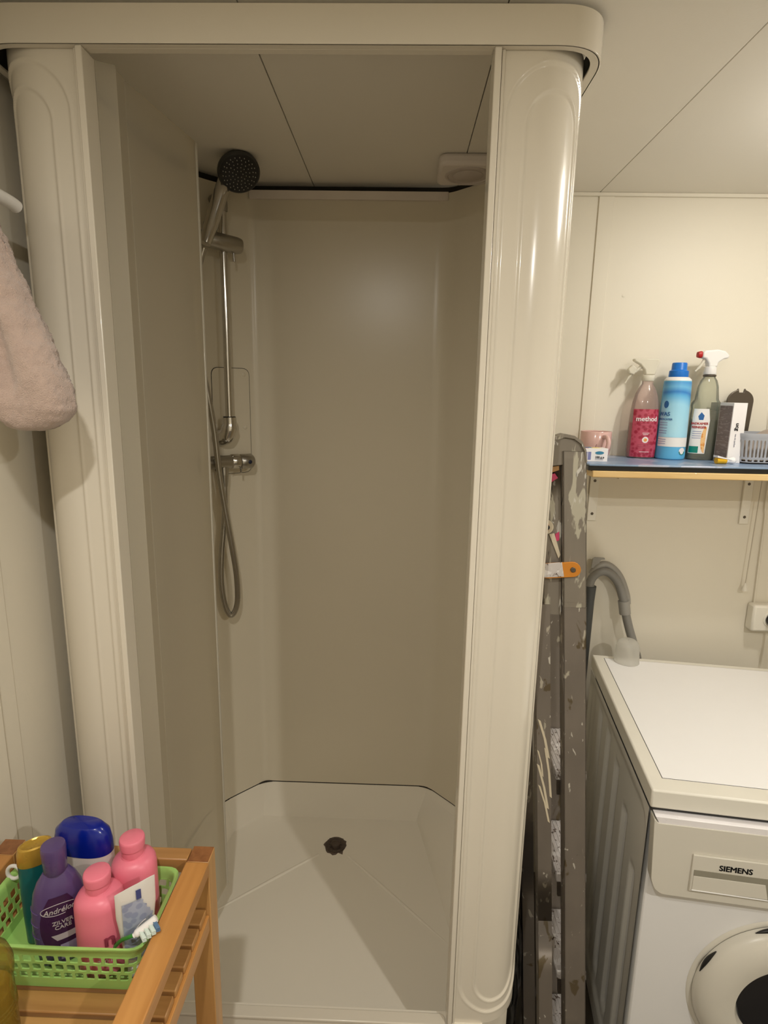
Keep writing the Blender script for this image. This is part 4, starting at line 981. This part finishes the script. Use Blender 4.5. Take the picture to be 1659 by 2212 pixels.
t = thing('black_plug', 'round black plug pushed into the wall socket', 'plug', (1.134, 1.671, .955))
o = lathe('body', [(.019, 0), (.019, .016), (.015, .030), (.008, .036)], 'black', t, seg=28); o.matrix_local = Matrix.Rotation(PI/2, 4, 'X')
tube('lead', catmull([(0, -.034, 0), (.004, -.045, -.01), (.006, -.045, -.06), (.004, -.02, -.20)], 6), .004, 'black', t, seg=10)
tag(tube('blue_cable', catmull([(.486, 1.60, .86), (.500, 1.56, .80), (.498, 1.55, .73), (.484, 1.56, .66), (.482, 1.57, .40), (.480, 1.57, .0040)], 8), .0035, 'darkblue', None, seg=10), 'dark blue cable hanging between ladder and washing machine', 'cable')

# ------------------------------------------------------------------ folded step ladder
ld = thing('step_ladder', 'paint-spattered folded aluminium step ladder beside the shower', 'ladder', (.420, .976, 0))
# shear leaning frame: x and y as functions of height
Fx = lambda z: -.092*z/1.53
Fy = lambda z: .124*z/1.53
def lean(v): return [(x+Fx(z), y+Fy(z), z) for x, y, z in v]
def stile(name, x0, x1, y0, depth, z0, z1, mat, rounded=True, n=24):
    """C-section stile; top end turned over"""
    mb = MB(); zs = np.linspace(z0, z1, n); t_ = .0022
    for bxs in ((x0, x1, y0, y0+t_), (x0, x0+t_, y0, y0+depth), (x1-t_, x1, y0, y0+depth)):
        for a, b in zip(zs[:-1], zs[1:]):
            v, f = boxg(bxs[0], bxs[1], bxs[2], bxs[3], a, b); mb.add(lean(v), f)
    if rounded:
        cx, rx = (x0+x1)/2, (x1-x0)/2
        prev = None
        for k in range(7):
            a = PI/2*k/6; c = math.cos(a); hz_ = math.sin(a)*.022
            cur = (cx-rx*max(c, .25) if False else x0+(.0)+0*rx, x0+rx*2*(.55+.45*c), z1+hz_)
            if prev is not None:
                v = [(prev[0], y0+.6*(prev[2]-z1), prev[2]), (prev[1], y0+.6*(prev[2]-z1), prev[2]), (prev[1], y0+depth, prev[2]), (prev[0], y0+depth, prev[2]),
                     (cur[0], y0+.6*(cur[2]-z1), cur[2]), (cur[1], y0+.6*(cur[2]-z1), cur[2]), (cur[1], y0+depth, cur[2]), (cur[0], y0+depth, cur[2])]
                mb.add(lean(v), [(0, 1, 5, 4), (1, 2, 6, 5), (2, 3, 7, 6), (3, 0, 4, 7), (4, 5, 6, 7)])
            prev = cur
    o = obj(name, mb.v, mb.f, mat, ld, smooth=30, mods=[('BEVEL', dict(width=.0007, segments=1, limit_method='ANGLE'))]); return o
stile('front_stile', -.021, .0225, 0, .030, .0, 1.21, 'alu', rounded=False)
stile('front_stile_top', -.021, .0225, -.0004, .030, 1.20, 1.500, 'aluspat', rounded=False)
stile('front_stile', -.021, .0225, .190, .030, .0, 1.500, 'alu', rounded=False)
for y in (.010, .180):
    mb = MB(); zs = np.linspace(0, 1.20, 16)
    for a, b in zip(zs[:-1], zs[1:]):
        v, f = boxg(-.073, -.045, y, y+.026, a, b); mb.add(lean(v), f)
    mb.build('rear_leg', 'alu', ld)
    mb = MB(); zs = np.linspace(1.18, 1.500, 8)
    for a, b in zip(zs[:-1], zs[1:]):
        v, f = boxg(-.055, -.0225, y+.003, y+.024, a, b); mb.add(lean(v), f)
    mb.build('hinge_arm', 'aluspat', ld)
# rounded caps bent over the two stile tops
for y in (.0, .190):
    out_ = [(-.056, 1.470), (-.0555, 1.496), (-.052, 1.514), (-.038, 1.526), (-.018, 1.532), (.000, 1.529), (.014, 1.519), (.0215, 1.503), (.0232, 1.480)]
    inn = [(.0205, 1.480), (.0188, 1.500), (.012, 1.514), (-.001, 1.5235), (-.018, 1.526), (-.036, 1.520), (-.047, 1.510), (-.0535, 1.494), (-.055, 1.470)]
    v, f = prismg(out_+inn, y-.002, y+.032, 'XZ'); o = obj('top_cap', lean(v), f, 'aluspat', ld, smooth=40)
    v, f = prismg([(-.055, 1.470), (-.0535, 1.494), (-.047, 1.510), (-.036, 1.520), (-.018, 1.526), (-.001, 1.5235), (.012, 1.514), (.0188, 1.500), (.0205, 1.480)], y+.004, y+.006, 'XZ'); obj('cap_web', lean(v), f, 'aluspat', o, smooth=0)
# treads
for z in (.14, .37, .60, .83):
    tz = z-.010
    v, f = boxg(-.030 if z != .83 else -.030, .034, .031, .189, tz, tz+.022); o = obj('tread', lean(v), f, 'tread', ld, smooth=30, mods=[('BEVEL', dict(width=.003, segments=2, limit_method='ANGLE'))])
    mb = MB()
    for x in np.linspace(-.024, .028, 7):
        v, f = boxg(x-.0012, x+.0012, .034, .186, tz+.0218, tz+.0232); mb.add(lean(v), f)
    mb.build('tread_groove', 'tread', o)['kind'] = 'stuff'
    v, f = boxg(-.028, .020, .0295, .034, tz-.030, tz+.001); obj('tread_bracket', lean(v), f, 'tin', o, smooth=30)
# orange hinges
def slot(x0, z0, x1, z1, r, n=10):
    a = math.atan2(z1-z0, x1-x0); return [(x1+r*math.cos(a+t), z1+r*math.sin(a+t)) for t in np.linspace(-PI/2, PI/2, n)]+[(x0+r*math.cos(a+t), z0+r*math.sin(a+t)) for t in np.linspace(PI/2, 1.5*PI, n)]
def leanprism(name, poly, y0, y1, mat, parent):
    v, f = prismg(poly, y0, y1, 'XZ'); return obj(name, lean(v), f, mat, parent, smooth=35, mods=[('BEVEL', dict(width=.0008, segments=2, limit_method='ANGLE'))])
h1 = leanprism('hinge_plate', slot(-.054, 1.272, -.004, 1.276, .0145), -.0060, -.0012, 'orangeb', ld)
leanprism('cream_paint_patch', [(-.064, 1.259), (-.022, 1.262), (-.026, 1.290), (-.064, 1.286)], -.0068, -.0058, 'tread', h1)
leanprism('rivet', [(-.005+.005*math.cos(a), 1.276+.005*math.sin(a)) for a in np.linspace(0, 2*PI, 15)[:-1]], -.0090, -.0058, 'tin', h1)
leanprism('pink_paint_patch', [(-.050, 1.452), (-.034, 1.457), (-.028, 1.448), (-.040, 1.440), (-.051, 1.439)], .0105, .0128, 'pinkpaint', ld)
leanprism('pink_paint_patch', [(-.033, 1.325), (-.026, 1.328), (-.026, 1.345), (-.034, 1.340)], .0105, .0128, 'pinkpaint', ld)
leanprism('orange_paint_patch', [(-.054, 1.466), (-.026, 1.472), (-.026, 1.463), (-.040, 1.458), (-.054, 1.456)], .0105, .0128, 'orangesmear', ld)
leanprism('cream_paint_patch', [(-.046, 1.340), (-.036, 1.342), (-.024, 1.300), (-.028, 1.292)], .0095, .0120, 'cream', ld)
h2 = leanprism('hinge_plate', [(-.052+.0135*math.cos(a), 1.355+.0135*math.sin(a)) for a in np.linspace(0, 2*PI, 23)[:-1]], .004, .010, 'cream', ld)
leanprism('hinge_plate', slot(-.060, 1.357, -.056, 1.355, .009), .002, .0042, 'orangeb', ld)
leanprism('bolt', [(-.052+.005*math.cos(a), 1.355+.005*math.sin(a)) for a in np.linspace(0, 2*PI, 15)[:-1]], -.001, .0042, 'black', h2)
# paint drips on the rear leg
for k, (xa, za, xb, zb, wd) in enumerate(((-.068, .965, -.050, .885, .003), (-.056, .905, -.046, .800, .0025), (-.071, .900, -.062, .845, .002), (-.071, .870, -.052, .775, .0028), (-.069, .825, -.050, .745, .0025))):
    p = [(xa, za), ((xa+xb)/2+.002, (za+zb)/2), (xb, zb)]
    poly = [(x-wd, z) for x, z in p]+[(x+wd, z-.004) for x, z in p[::-1]]
    leanprism('paint_drip', poly, .0088, .0102, 'cream', ld)

# ------------------------------------------------------------------ things on the floor beside the cabin
def crumple(name, c, r, mat, label, cat, seed=0, nn=28):
    v = []; f = []
    for j in range(nn+1):
        for i in range(nn*2):
            th = PI*j/nn; ph = PI*i/nn; d = Vector((math.sin(th)*math.cos(ph), math.sin(th)*math.sin(ph), math.cos(th)))
            k = 1+.16*noise.noise(d*2.2+Vector((seed, 0, 0)))+.07*noise.noise(d*6+Vector((0, seed, 0)))
            p = Vector((d.x*r[0], d.y*r[1], d.z*r[2]))*k; v.append((p.x, p.y, max(p.z, -r[2]*.85)))
    for j in range(nn):
        for i in range(nn*2):
            a, b = j*nn*2+i, j*nn*2+(i+1) % (nn*2); f.append((a, b, b+nn*2, a+nn*2))
    return tag(obj(name, v, f, mat, None, smooth=80, loc=(c[0], c[1], r[2]*.85)), label, cat)
crumple('bin_bag', (.304, 1.27), (.026, .16, .24), 'bag', 'black plastic bag squeezed between shower and ladder', 'bag', 3)
